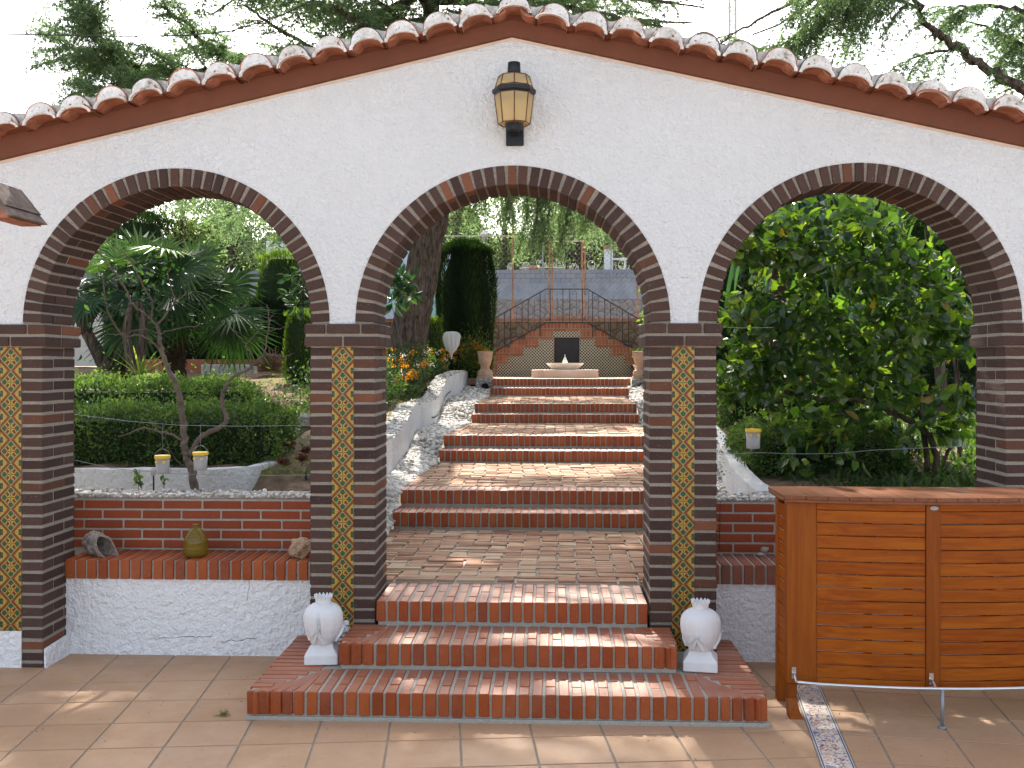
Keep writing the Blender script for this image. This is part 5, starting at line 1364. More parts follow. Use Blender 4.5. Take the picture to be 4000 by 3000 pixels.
    x0, x1 = WX(2360, 37), WX(2393, 37); t = thing('gate_pillar', ((x0 + x1) / 2, 37, 5.3), 'white square pillar with a brown cap on the far terrace', 'pillar')
    m = MB(); m.box(x0, x1, 36.8, 37.15, 5.2, WZ(2375, 975, 37)); m.build('shaft', 'stucco', t)
    m = MB(); m.box(x0 - .04, x1 + .04, 36.76, 37.19, WZ(2375, 975, 37) + .001, WZ(2375, 958, 37)); m.build('cap', 'roof_tile', t)
    m = MB(); m.box(x1 + .01, x1 + 6, 37, 37.15, WZ(2375, 1008, 37) - .08, WZ(2375, 1008, 37)); m.box(x1 + .5, x1 + .56, 37.02, 37.1, 5.2, WZ(2375, 1008, 37) - .081); lab(m.build('white_rail', 'stucco'), 'white horizontal rail running right from the brown capped pillar', 'rail')
    # lamp far left
    x = WX(1890, 34); z1 = WZ(1890, 912, 34); t = thing('garden_lamp', (x, 34, 2.7), 'white iron post lamp rising behind the clipped cypress', 'street lamp')
    m = MB(); m.tube([(x, 34, 2.7), (x, 34, z1 - .35)], .03, 8); m.build('post', 'white_iron', t)
    m = MB(); m.lathe([(.03, z1 - .35), (.13, z1 - .06)], x, 34, 6); m.build('lantern_glass', 'cloudy', t)
    m = MB(); m.lathe([(.17, z1 - .06), (.10, z1 + .04), (.03, z1 + .12)], x, 34, 12); m.build('lamp_shade', 'white_iron', t)
rear()
# painted wall seen between trunk and cypress
m = MB(); a = W(1690, 1243, 19); m.box(a[0] - 1.6, WX(1800, 19), 19, 19.2, 2.6, WZ(1730, 965, 19), .5); lab(m.build('painted_wall', 'mural'), 'pale turquoise and blue painted wall glimpsed between cedar trunk and cypress', 'wall')
# cream house walls, left
def cream():
    m = MB(); pts = [(WX(330, 15), 14.5), (WX(395, 15), 14.5), (WX(430, 15), 14.6), (WX(480, 15), 14.9)]
    zt = WZ(350, 1130, 14.5)
    for k in range(10):
        u0, u1 = k / 10, (k + 1) / 10; x0 = WX(150, 14.5); x1 = WX(400 + 55 * (1 - math.cos(u0 * PI / 2)) * 1.5, 14.5)
        z1 = WZ(300, 1130 + 300 * u0, 14.5); z0 = WZ(300, 1130 + 300 * u1, 14.5); m.box(x0, x1, 14.5, 14.8, z0, z1, .5)
    lab(m.build('curved_wall', 'cream_wall'), 'cream wall sweeping down in a curve behind the palm at far left', 'wall')
    m = MB(); m.box(WX(1040, 34), WX(1160, 34), 34, 38, 2.6, WZ(1100, 940, 34), .5); lab(m.build('house', 'stucco'), 'pale house glimpsed above the hedges through the left arch', 'house')
cream()

# ================================================================== LEFT GARDEN
def from_crop(c, k, ox, oy, Y): return W(ox + c[0] / k, oy + c[1] / k, Y)
def bare_tree():
    f = lambda x, y, Y=1.15: from_crop((x, y), 1.58, 0, 1000, Y)
    t = thing('bare_tree', f(1200, 1470), 'small leafless young tree with forked grey branches in the bed behind the left bench', 'tree')
    def br(P, r0, r1, name, par, Y0=1.15, Y1=1.15):
        n = len(P); Q = smooth([f(p[0], p[1], Y0 + (Y1 - Y0) * i / (n - 1)) for i, p in enumerate(P)], 6)
        Q[1:-1] += rs.normal(size=(len(Q) - 2, 3)) * .0035; m = MB(); m.tube(Q, list(np.linspace(r0 * .8, r1 * .85, len(Q)) * (1 + rs.normal(size=len(Q)) * .06)), 9, .5, wob=.08); return m.build(name, 'bark_pale', par)
    tr = br([(1202, 1560), (1200, 1465), (1185, 1320), (1150, 1240), (1135, 1130), (1120, 950), (1090, 810), (1035, 690), (1000, 590), (985, 510), (968, 430)], .040, .013, 'trunk', t)
    B = lambda P, a, b, Y1=1.15, Y0=1.15: br(P, a, b, 'branch', t, Y0, Y1)
    B([(968, 430), (900, 360), (820, 300), (780, 210), (710, 110), (640, 10), (560, -70), (540, -110)], .011, .004, 1.0)
    B([(975, 420), (1060, 310), (1085, 280), (1165, 215)], .010, .004, 1.3)
    B([(1085, 282), (1055, 190), (1036, 110), (1058, 70)], .006, .004, 1.25, 1.22)
    B([(935, 385), (940, 290), (880, 180), (830, 70), (775, -10), (700, -70), (640, -120)], .008, .003, .95, 1.1)
    B([(1000, 600), (930, 520), (870, 490), (765, 490), (700, 410), (655, 300), (640, 180), (610, 60)], .010, .004, .9)
    B([(770, 490), (665, 478)], .005, .003, .95, .95); B([(980, 480), (1080, 452), (1222, 430)], .006, .003, 1.3)
    B([(975, 480), (920, 455), (860, 455), (790, 470)], .005, .003, 1.0)
    B([(1170, 1230), (1250, 1110), (1380, 1045), (1397, 1000), (1368, 900), (1380, 830), (1440, 745), (1550, 690), (1620, 620), (1690, 608)], .024, .009, 1.35)
    B([(1620, 625), (1640, 560), (1655, 470), (1660, 360), (1645, 300)], .007, .003, 1.4, 1.32); B([(1640, 467), (1720, 450), (1785, 428)], .004, .002, 1.4, 1.37); B([(1660, 400), (1692, 355)], .004, .002, 1.42, 1.38)
    B([(1550, 692), (1540, 590), (1480, 500), (1405, 422)], .007, .003, 1.3, 1.31); B([(1515, 545), (1560, 500), (1592, 460)], .004, .002, 1.35, 1.31)
    B([(1690, 608), (1760, 620), (1812, 600)], .006, .003, 1.4, 1.36); B([(1625, 600), (1618, 545)], .004, .003, 1.33, 1.33)
    B([(1142, 1145), (1050, 1100), (960, 1080), (880, 1065), (730, 1117)], .012, .005, 1.0); B([(965, 1080), (945, 1030), (928, 1008)], .004, .003, 1.05, 1.05)
    B([(1165, 1310), (1100, 1270), (1060, 1215), (1020, 1130)], .004, .002, 1.0)
bare_tree()
def wire(name, pts, label, Y=.95, r=.0016):
    m = MB(); m.tube([W(x, y, Y) for x, y in pts], r, 5, .5); return lab(m.build(name, 'galv'), label, 'wire')
wire('wire', [(150, 1600), (304, 1620), (500, 1645), (696, 1661), (950, 1665), (1260, 1661)], 'thin wire strung across the left arch above the hanging jars')
wire('wire', [(150, 1775), (304, 1800), (440, 1830), (700, 1852), (1000, 1858), (1260, 1855)], 'lower thin wire strung across the left arch behind the jars')
wire('wire', [(2780, 1776), (2960, 1768), (3100, 1773), (3260, 1772), (3420, 1758), (3560, 1752), (3850, 1740)], 'thin wire strung low across the right arch')
wire('wire', [(2790, 1276), (2900, 1281), (3020, 1279)], 'short wire running right from the capital beside the leafy shrub')
def jar(cx, ytop, ybot, Y, wtop, hang, label):
    a = W(cx, ytop, Y); s = (Y + DIST) / FPX; r = wtop / 2 * s; h = (ybot - ytop) * s; x, y, z = a
    t = thing('hanging_jar', (x, y, z - h), label, 'jar', 'yellow lidded insect trap jars')
    m = MB(); m.lathe([(r * .80, z - h), (r * .84, z - h + .005), (r * .93, z - .018)], x, y, 24); m.build('jar_body', 'cloudy', t, smooth=True)
    m = MB(); m.lathe([(r * .6, z - h + .004), (r * .79, z - h + .008), (r * .86, z - h * .55)], x, y, 20); m.build('murky_filling', 'plaster' if False else 'fleece', t, smooth=True)
    m = MB(); m.lathe([(r * 1.0, z - .021), (r * 1.03, z - .017), (r * 1.03, z - .003), (r * .98, z)], x, y, 24); m.build('lid', 'yellow_lid', t, smooth=False)
    for dx in ((-.5, .5) if r > .035 else (-.45,)):
        m = MB(); m.tube([(x + dx * r, y - r * .80, z - .042), (x + dx * r, y - r * .90, z - .042)], .0095, 12); m.build('entry_plug', 'yellow_lid', t)
    if hang:
        m = MB(); m.tube([tuple(p) for p in smooth([(x - r, y, z - .01), (x - r * .8, y, z + .022), (x, y, z + .042), (x + r * .8, y, z + .022), (x + r, y, z - .01)], 4)], .0012, 4)
        m.tube([(x, y, z + .042), (x, y, z + .042 + hang)], .0012, 4); m.build('hanging_wire', 'galv', t)
jar(635, 1778, 1851, .93, 60, .17, 'yellow lidded clear jar hanging from the wire, left of the bare tree trunk')
jar(783, 1765, 1837, .93, 60, .14, 'yellow lidded clear jar hanging against the fork of the bare tree')
jar(2942, 1675, 1751, 1.2, 60, .05, 'yellow lidded clear jar hanging alone in front of the clipped box hedge')

hedge_box('box_hedge', 'dark green box hedge filling the bed behind the low white wall, nearest row', 'hedge', -4.6, -2.20, 1.95, 2.9, .86, 1.39, 11000, .036, .022, group='box hedges of the left bed')
hedge_box('box_hedge', 'box hedge row further up the left bed, partly lit by the sun', 'hedge', -5.6, -3.15, 4.0, 5.2, 1.0, 1.55, 9000, .042, .026, group='box hedges of the left bed', lump=.1)

def fan_palm(cx, cy, z0, h, r, n, label, tr=.15, seed=3, mats=('palm', 'palm_grey')):
    t = thing('fan_palm', (cx, cy, z0), label, 'palm')
    m = MB(); P = [(cx, cy, z0 - .1), (cx - .02, cy, z0 + h * .5), (cx, cy, z0 + h)]; m.tube(smooth(P, 8), list(np.linspace(tr * 1.05, tr, 17)), 22, .5, wob=.16); 
    q = 500; a = rs.rand(q) * 6.283; zz = z0 + rs.rand(q) * h; Pp = np.stack([cx + np.cos(a) * tr * .95, cy + np.sin(a) * tr * .95, zz], 1)
    leaves(m, Pp, unit(np.stack([np.cos(a) * .5, np.sin(a) * .5, -np.ones(q)], 1) + rs.normal(size=(q, 3)) * .3), .12, .012, shape='tri'); m.build('trunk', 'palm_fibre', t)
    top = np.array([cx, cy, z0 + h]); R_ = random.Random(seed)
    stalk = MB()
    for i in range(n):
        a = 2.399 * i + R_.uniform(-.2, .2); elv = R_.uniform(-.25, .95) if i > 3 else R_.uniform(.9, 1.2)
        d = np.array([math.cos(a) * math.cos(elv), math.sin(a) * math.cos(elv), math.sin(elv)]); Lp = r * R_.uniform(.42, .62)
        hub = top + d * Lp + np.array([0, 0, -.1 * Lp * (1 - d[2])]); stalk.tube([tuple(top), tuple(top + d * Lp * .5 + np.array([0, 0, .03])), tuple(hub)], .009, 5, .5)
        lf = MB(); side = unit(np.cross(d, [0, 0, 1.0])); nrm = unit(np.cross(side, d)); tilt = R_.uniform(-.5, .5); nrm = unit(nrm * .55 + np.array([0, -1.0, .25]) * R_.uniform(.3, 1.0) + side * tilt * .5)
        side = unit(np.cross(d, nrm)); fw = unit(np.cross(nrm, side)) ; fw = fw if fw @ d > 0 else -fw
        ns = 34; ll = r * R_.uniform(.36, .50)
        for k in range(ns):
            th = (k / (ns - 1) - .5) * 2 * 2.45; u = fw * math.cos(th) + side * math.sin(th); pr = unit(np.cross(nrm, u)); L_ = ll * (1 - .16 * abs(th) / 2.45) * R_.uniform(.9, 1.05)
            dr = -.10 - .22 * R_.random(); wdt = .019 * r / 1.2
            pts = [hub, hub + u * L_ * .5 + np.array([0, 0, dr * .12]) + nrm * .015, hub + u * L_ + np.array([0, 0, dr * L_])]
            lf.add([pts[0] - pr * .003, pts[0] + pr * .003, pts[1] + pr * wdt, pts[2], pts[1] - pr * wdt, pts[1] + nrm * -.012], [(0, 5, 4), (0, 1, 5), (1, 2, 5), (5, 2, 3), (4, 5, 3)], R_.random() * .5 + (.4 if elv > .7 else 0))
        lf.build('frond', mats[1] if (i % 6 == 1) else mats[0], t)
    stalk.build('stalks', 'palm', t)
pc = W(684, 1490, 9.3)
fan_palm(pc[0], 9.3, hl(0, 9.3), WZ(684, 1215, 9.3) - hl(0, 9.3), 1.75, 26, 'large fan palm with shaggy brown trunk in the middle of the left arch', .155)
pc = W(470, 1500, 8.6)
fan_palm(pc[0] - .05, 8.8, hl(0, 8.8), 1.3, 1.35, 14, 'smaller fan palm at the left side of the left arch', .10, 9)
# twin trunk small tree, far left
def multi_trunk(name, label, trunks, crown, mat='broad_dark', n=0, L=.09, Wd=.05, cat='tree', spread=.35, group=None, leafshape='oval', barkmat='bark'):
    t = thing(name, tuple(trunks[0][0]), label, cat, group)
    for P in trunks:
        m = MB(); Q = smooth(P, 5); m.tube(Q, list(np.linspace(P_R[0], P_R[1], len(Q))), 9, .5, wob=.1); m.build('stem', barkmat, t)
    if n:
        l = MB(); c = np.array(crown, float); k = rs.randint(len(c), size=n); P = c[k, :3] + rs.normal(size=(n, 3)) * c[k, 3:4]
        leaves(l, P, rdir(n, -.15), L * (.6 + .7 * rs.rand(n)), Wd * (.7 + .5 * rs.rand(n)), shape=leafshape, droop=.15); l.build('crown', mat, t)
    return t
P_R = (.075, .04)
g = lambda x, y, Y: from_crop((x, y), 2.328, 300, 850, Y)
multi_trunk('small_tree', 'small tree with two grey forked trunks behind the left hedge', [[g(500, 1440, 7.5), g(490, 1300, 7.5), g(455, 1080, 7.5), g(470, 900, 7.5), g(500, 780, 7.6)], [g(520, 1420, 7.6), g(575, 1270, 7.6), g(600, 1080, 7.6), g(595, 900, 7.6), g(560, 760, 7.6)]], [(g(430, 700, 7.8)[0], 7.8, g(430, 700, 7.8)[2], .35), (g(600, 640, 7.8)[0], 8.0, g(600, 640, 7.8)[2], .30)], n=260)
P_R = (.10, .06)
multi_trunk('small_tree', 'dark crooked trunk against the cream wall at the far left edge', [[g(260, 1380, 8.2), g(180, 1200, 8.2), g(90, 1040, 8.2), g(110, 930, 8.2), g(190, 800, 8.3)], [g(90, 1040, 8.2), g(20, 880, 8.2), g(-60, 700, 8.2)]], [], n=0)
# hedge blocks behind the palm
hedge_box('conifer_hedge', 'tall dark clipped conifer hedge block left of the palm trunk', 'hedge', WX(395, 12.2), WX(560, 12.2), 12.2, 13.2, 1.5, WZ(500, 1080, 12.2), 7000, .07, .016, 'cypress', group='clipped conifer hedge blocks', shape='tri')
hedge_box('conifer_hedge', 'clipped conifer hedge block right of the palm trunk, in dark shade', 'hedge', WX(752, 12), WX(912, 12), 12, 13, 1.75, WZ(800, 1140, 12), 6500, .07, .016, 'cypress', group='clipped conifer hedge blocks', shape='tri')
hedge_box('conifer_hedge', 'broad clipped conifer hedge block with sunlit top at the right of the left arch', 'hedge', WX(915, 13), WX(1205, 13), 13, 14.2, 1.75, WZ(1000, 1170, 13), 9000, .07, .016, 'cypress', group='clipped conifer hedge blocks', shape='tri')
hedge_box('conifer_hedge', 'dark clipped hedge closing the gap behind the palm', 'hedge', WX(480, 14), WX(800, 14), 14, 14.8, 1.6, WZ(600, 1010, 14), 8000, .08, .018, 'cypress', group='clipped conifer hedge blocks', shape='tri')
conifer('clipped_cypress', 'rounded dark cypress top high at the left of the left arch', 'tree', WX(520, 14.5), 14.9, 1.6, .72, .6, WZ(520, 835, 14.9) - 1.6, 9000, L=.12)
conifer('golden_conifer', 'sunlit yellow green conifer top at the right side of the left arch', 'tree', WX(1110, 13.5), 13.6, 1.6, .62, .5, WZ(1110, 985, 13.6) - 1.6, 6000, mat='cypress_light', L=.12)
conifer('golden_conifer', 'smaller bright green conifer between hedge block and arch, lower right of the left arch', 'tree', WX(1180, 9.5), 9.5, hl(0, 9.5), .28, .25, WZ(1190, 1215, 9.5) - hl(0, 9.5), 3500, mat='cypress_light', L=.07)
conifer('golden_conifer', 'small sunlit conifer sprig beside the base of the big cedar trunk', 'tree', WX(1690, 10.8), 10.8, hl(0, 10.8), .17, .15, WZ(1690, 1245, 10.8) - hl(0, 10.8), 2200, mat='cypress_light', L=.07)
# low pale walls and brick edge at the back
def lowwall(x0, x1, yt, yb, Y, label, mat='stucco_garden', nm='low_wall', cat='garden wall'):
    m = MB(); m.box(WX(x0, Y), WX(x1, Y), Y, Y + .22, WZ(900, yb, Y) - .15, WZ(900, yt, Y), .5); lab(m.build(nm, mat, bevel=.01), label, cat)
lowwall(785, 992, 1424, 1478, 11.4, 'grey white low wall in front of the dark hedge block')
lowwall(1110, 1215, 1436, 1460, 11.8, 'pale low wall at the right end beyond the brushwood pile')
lowwall(560, 1215, 1404, 1424, 11.9, 'low orange brick edging seen under the hedges', 'brick_far', 'brick_edging', 'edging')
# brushwood
m = MB(); cx, cz = W(1065, 1420, 11.0)[0], W(1065, 1420, 11.0)[2]
for q in range(170):
    a = random.uniform(0, 2 * PI); e = random.uniform(.1, 1.5); r = random.uniform(.2, .42); p = Vector((cx, 11.0, cz - .12)); d = Vector((math.cos(a) * math.cos(e), math.sin(a) * math.cos(e), math.sin(e)))
    m.tube([p + Vector((random.uniform(-.15, .15), random.uniform(-.1, .1), 0)), p + d * r * .5 + Vector((random.uniform(-.05, .05), 0, random.uniform(-.03, .05))), p + d * r], .006, 3, cap=False)
lab(m.build('brushwood_pile', 'brush'), 'heap of cut grey brushwood in front of the pale low wall', 'brushwood', None, 'stuff')
# ---- ground cover
def blades(name, label, n, fn, L, Wd, mat, cat='grass', up=1.3, shape='tri'):
    l = MB(); P = fn(n); leaves(l, P, rdir(len(P), up), L * (.5 + rs.rand(len(P))), Wd, shape=shape); return lab(l.build(name, mat), label, cat, None, 'stuff')
def area(x0, x1, y0, y1, h, patch=None):
    def f(n):
        x = x0 + rs.rand(n) * (x1 - x0); y = y0 + rs.rand(n) * (y1 - y0)
        if patch is not None:
            k = (np.sin(x * 2.3 + 1) * np.sin(y * 1.7) + rs.normal(size=n) * .5) > patch; x, y = x[k], y[k]
        return np.stack([x, y, [h(a, b) - .01 for a, b in zip(x, y)]], 1)
    return f
blades('lawn_grass', 'sparse sunlit grass on the slope of the left garden', 26000, area(-4.8, -1.75, 3.2, 11.5, hl, -.3), .06, .006, 'grass')
blades('meadow_grass', 'rough grass tufts at the edge of the left bed beside the stairs', 5000, area(-2.15, -1.70, 1.1, 4.5, hl, -.2), .09, .004, 'grass')
blades('ground_cover', 'low leafy weeds on the soil under the right shrub', 30000, area(1.75, 4.8, 1.3, 9.5, hr, -.6), .075, .035, 'ground_leaf', 'weeds', .9, 'fold')
blades('leaf_litter', 'dry leaf litter scattered over the garden soil', 9000, area(-4.8, 4.9, 1.7, 11, lambda x, y: hl(x, y) if x < -1.75 else (hr(x, y) if x > 1.75 else -5)), .035, .02, 'brush', 'leaf litter', .3, 'fold')
# succulents
def rosette(x, y, z, r, label, n=26):
    l = MB(); a = np.arange(n) * 2.399; e = np.linspace(.15, 1.2, n); D = np.stack([np.cos(a) * np.cos(e), np.sin(a) * np.cos(e), np.sin(e)], 1); P = np.repeat([[x, y, z]], n, 0)
    t = thing('rosette_succulent', (x, y, z - .25), label, 'succulent', 'maroon rosette succulents')
    leaves(l, P, D, r, r * .35, shape='oval', fold=.15); l.build('rosette', 'red_leaf', t); m = MB(); m.tube([(x, y, z - .3), (x, y, z)], .01, 6); m.build('stem', 'bark_pale', t)
for (x, y, lb) in ((1105, 1815, 'maroon succulent rosette low beside the curved white wall'), (1180, 1800, 'maroon succulent rosette nearest the tiled pillar'), (1120, 1742, 'small maroon rosette higher up between rocks'), (1195, 1770, 'dark maroon rosette half hidden by the pillar')):
    p = W(x, y, 1.9 if y > 1790 else 2.4); rosette(*p, .075, lb)
m = MB(); pebble(m, *W(920, 1925, 1.0), .06, (1, .6, .45)); lab(m.build('rock', 'stone', smooth=True), 'flat pale rock lying on the pebble coping at the wall corner', 'rock')
for q, (x, y, Y, r) in enumerate(((1185, 1650, 3.4, .16), (1140, 1690, 3.0, .12))):
    m = MB(); pebble(m, *W(x, y, Y), r, (1, .7, .6)); o = lab(m.build('rock', 'rubble_grey'), ['large', 'smaller'][q] + ' grey rock on the slope beside the tiled pillar', 'rock')
# solar stake lamp & seedlings
def stake():
    x, y, z = W(600, 1838, 1.25); t = thing('stake_light', (x, y, .8), 'small black garden stake light behind the pebble coping', 'garden light')
    m = MB(); m.tube([(x, y, .78), (x, y, z - .03)], .006, 6); m.build('stake', 'black_iron', t); m = MB(); m.lathe([(.018, z - .035), (.020, z), (.024, z + .002), (.012, z + .018)], x, y, 12); m.build('lamp_head', 'cloudy', t)
stake()
def seedling(px_, py, Y, h, label, n=14, L=.045):
    x, y, z = W(px_, py, Y); t = thing('seedling', (x, y, z), label, 'plant'); m = MB(); m.tube([(x, y, z - .05), (x + .01, y, z + h * .5), (x - .005, y, z + h)], .003, 5); m.build('stem', 'bark_pale', t)
    l = MB(); u = rs.rand(n); P = np.stack([np.full(n, x), np.full(n, y), z + h * (.25 + .75 * u)], 1); leaves(l, P, rdir(n, .2), L, L * .6, shape='oval', droop=.2); l.build('leaves', 'broad', t)
seedling(538, 1915, 1.25, .14, 'leafy seedling left of the black stake light', 22); seedling(637, 1915, 1.25, .13, 'thin seedling right of the black stake light', 6)
# spiky bright plant
def strap_plant(name, x, y, z, n, L, Wd, label, mat='strap', up=.9, curl=.5, cat='plant', sym=(0, 6.28), zspread=0):
    t = thing(name, (x, y, z), label, cat); l = MB()
    for i in range(n):
        a = random.uniform(*sym); e = random.uniform(.2, 1.4) * up; d = np.array([math.cos(a) * math.cos(e), math.sin(a) * math.cos(e), math.sin(e)]); LL = L * random.uniform(.6, 1.05); k = 7; p = np.array([x, y, z + random.uniform(0, zspread)]); pts = [p]; dd = d
        for q in range(k): dd = unit(dd + np.array([0, 0, -curl / k * 2.2])); pts.append(pts[-1] + dd * LL / k)
        side = unit(np.cross(d, [0, 0, 1]) + 1e-6); vs = []
        for q, p_ in enumerate(pts):
            w_ = Wd * (.45 + .55 * math.sin(PI * min(1, (q + .8) / (k)))) * (1 if q < k else .1); vs += [p_ - side * w_ / 2, p_ + np.array([0, 0, -w_ * .18]), p_ + side * w_ / 2]
        l.add(vs, [(3 * q + j, 3 * q + 1 + j, 3 * q + 4 + j, 3 * q + 3 + j) for q in range(k) for j in (0, 1)], random.random())
    l.build('leaves', mat, t); return t
p = W(548, 1480, 7.0); strap_plant('spiky_plant', p[0], 7.0, p[2], 26, .55, .03, 'bright green grassy clump lit by the sun behind the left hedge', 'grass', curl=.25)
# loquat branch tips
def leafy_branch(name, label, pts, centres, n, L, Wd, mat, cat='shrub', spread=.07, r=.006, zb=0):
    t = thing(name, tuple(pts[0]), label, cat); m = MB(); m.tube(smooth(pts, 4), list(np.linspace(r, r * .4, (len(pts) - 1) * 4 + 1)), 6, .5)
    for c in centres: m.tube([tuple(pts[-2]), tuple(c)], r * .4, 4, .5)
    m.build('stem', 'bark_pale', t); l = MB(); c = np.array(centres); k = rs.randint(len(c), size=n); D = rdir(n, zb); P = c[k] + D * spread * rs.rand(n)[:, None] * .6
    leaves(l, P, D, L * (.7 + .5 * rs.rand(n)), Wd * (.8 + .4 * rs.rand(n)), shape='oval', droop=.15); l.build('leaves', mat, t); return t
f3 = lambda x, y, Y: tuple(W(1500 + x / 4.424, 1100 + y / 4.424, Y))
leafy_branch('loquat_shrub', 'glossy broad leaved shrub in front of the cedar trunk in the middle arch', [(-1.9, 6.2, 1.2), (-1.75, 6.2, 1.7), f3(120, 330, 6.2), f3(200, 200, 6.2)], [f3(330, 180, 6.1), f3(430, 230, 6.1), f3(150, 130, 6.2), f3(250, -40, 6.2), f3(470, 30, 6.1), f3(330, 60, 6.2), f3(150, 360, 6.2)], 84, .17, .065, 'broad_dark', spread=.14)
leafy_branch('loquat_shrub', 'dark glossy leafed shrub reaching in at the right edge of the left arch', [(-2.3, 6.0, 1.2), (-2.35, 6.0, 1.9), W(1190, 1150, 6.0), W(1150, 1130, 6.0)], [W(1140, 1080, 6.0), W(1175, 1060, 6.0), W(1130, 1150, 6.0), W(1180, 1130, 6.0), W(1160, 1190, 6.0), W(1195, 1200, 6.0)], 100, .12, .055, 'broad_dark', spread=.14)

# ---- flower bed left of the path
def flower_bed():
    def fn(n):
        u = rs.rand(n); Y = 4.6 + u * 6.6; A = np.array(SW); xw = np.interp(Y, A[:, 1], A[:, 0]); x = xw - .28 - np.abs(rs.normal(size=n)) * .55
        return x, Y
    t = thing('flower_shrub', (-1.95, 7.0, 1.15), 'mass of orange wallflowers and green leaves growing behind the cracked white wall', 'flowers'); l = MB(); n = 15000; x, Y = fn(n)
    ht = .50 * (.6 + .4 * np.sin(Y * 2.1 + 1)) + .12 * (Y > 8); z = .9 + .065 * (np.minimum(Y, 13) - 1) + rs.rand(n) ** .7 * ht * (.8 + .4 * rs.rand(n))
    leaves(l, np.stack([x, Y, z], 1), rdir(n, .3), .055 * (.5 + rs.rand(n)), .028, shape='fold'); l.build('foliage', 'ground_leaf', t)
    for nm, mat, k, sz, yy in (('orange_blossoms', 'orange_flower', 95, .020, (6.2, 11.4)), ('white_blossoms', 'white_flower', 22, .018, (7.4, 10.4))):
        l = MB(); Yc = yy[0] + rs.rand(k) * (yy[1] - yy[0]); A = np.array(SW); xc = np.interp(Yc, A[:, 1], A[:, 0]) - .2 - np.abs(rs.normal(size=k)) * .40; zc = .9 + .065 * (np.minimum(Yc, 13) - 1) + .22 + .36 * rs.rand(k)
        P = np.repeat(np.stack([xc, Yc, zc], 1), 16, 0) + rs.normal(size=(k * 16, 3)) * .022; leaves(l, P, rdir(len(P), .5), sz, sz * .9, shape='fold'); l.build(nm, mat, t)
flower_bed()
def wall_flowers():
    c = W(1840, 1385, 11.6); t = thing('flower_shrub', (c[0], 11.6, 1.55), 'clump of orange flowers in front of the clipped cypress', 'flowers'); l = MB(); n = 2600
    P = np.array(c) + rs.normal(size=(n, 3)) * [.16, .12, .17]; P[:, 2] = np.maximum(P[:, 2], 1.5); leaves(l, P, rdir(n, .8), .06, .014, shape='fold'); l.build('foliage', 'hedge', t)
    l = MB(); k = 46; u = rs.rand(k) * 2 - 1; Q = np.stack([c[0] + .0 + u * .30, np.full(k, 11.5), c[2] + .16 - .16 * np.abs(u) ** 1 + rs.normal(size=k) * .07], 1); Pq = np.repeat(Q, 16, 0) + rs.normal(size=(k * 16, 3)) * .015; leaves(l, Pq, rdir(len(Pq), .5), .020, .018, shape='fold'); l.build('orange_blossoms', 'orange_flower', t)
wall_flowers()
conifer('clipped_cypress', 'tall dark clipped cypress block between the cedar trunk and the iron railing', 'tree', WX(1812, 11.9), 12.1, 1.35, .46, .45, WZ(1812, 948, 12.1) - 1.35, 26000, L=.10, taper=-.12)
# fleece bag
def bag():
    c = W(1500 + 1165 / 4.424, 1100 + 1290 / 4.424, 10.3); s_ = 15.8 / FPX; H = 96 * s_; m = MB()
    prof = [(.012, -.05), (.016, 0), (.030, .05), (.085, .11), (.112, .19), (.122, .27), (.124, .33), (.108, .385), (.07, .41), (.02, .415)]
    m.lathe([(r_, c[2] + h * H / .41) for r_, h in prof], c[0], c[1], 72, .5, fn=lambda a, z: 1 + .09 * math.sin(a * 9 + z * 6) + .06 * math.sin(a * 17 + 1) + .10 * math.sin(a * 2 + z * 9) + .05 * math.sin(z * 40 + a * 3))
    o = m.build('fleece_bag', 'fleece', smooth=True); lab(o, 'white fleece bag tied over a plant among the orange flowers', 'bag')
bag()

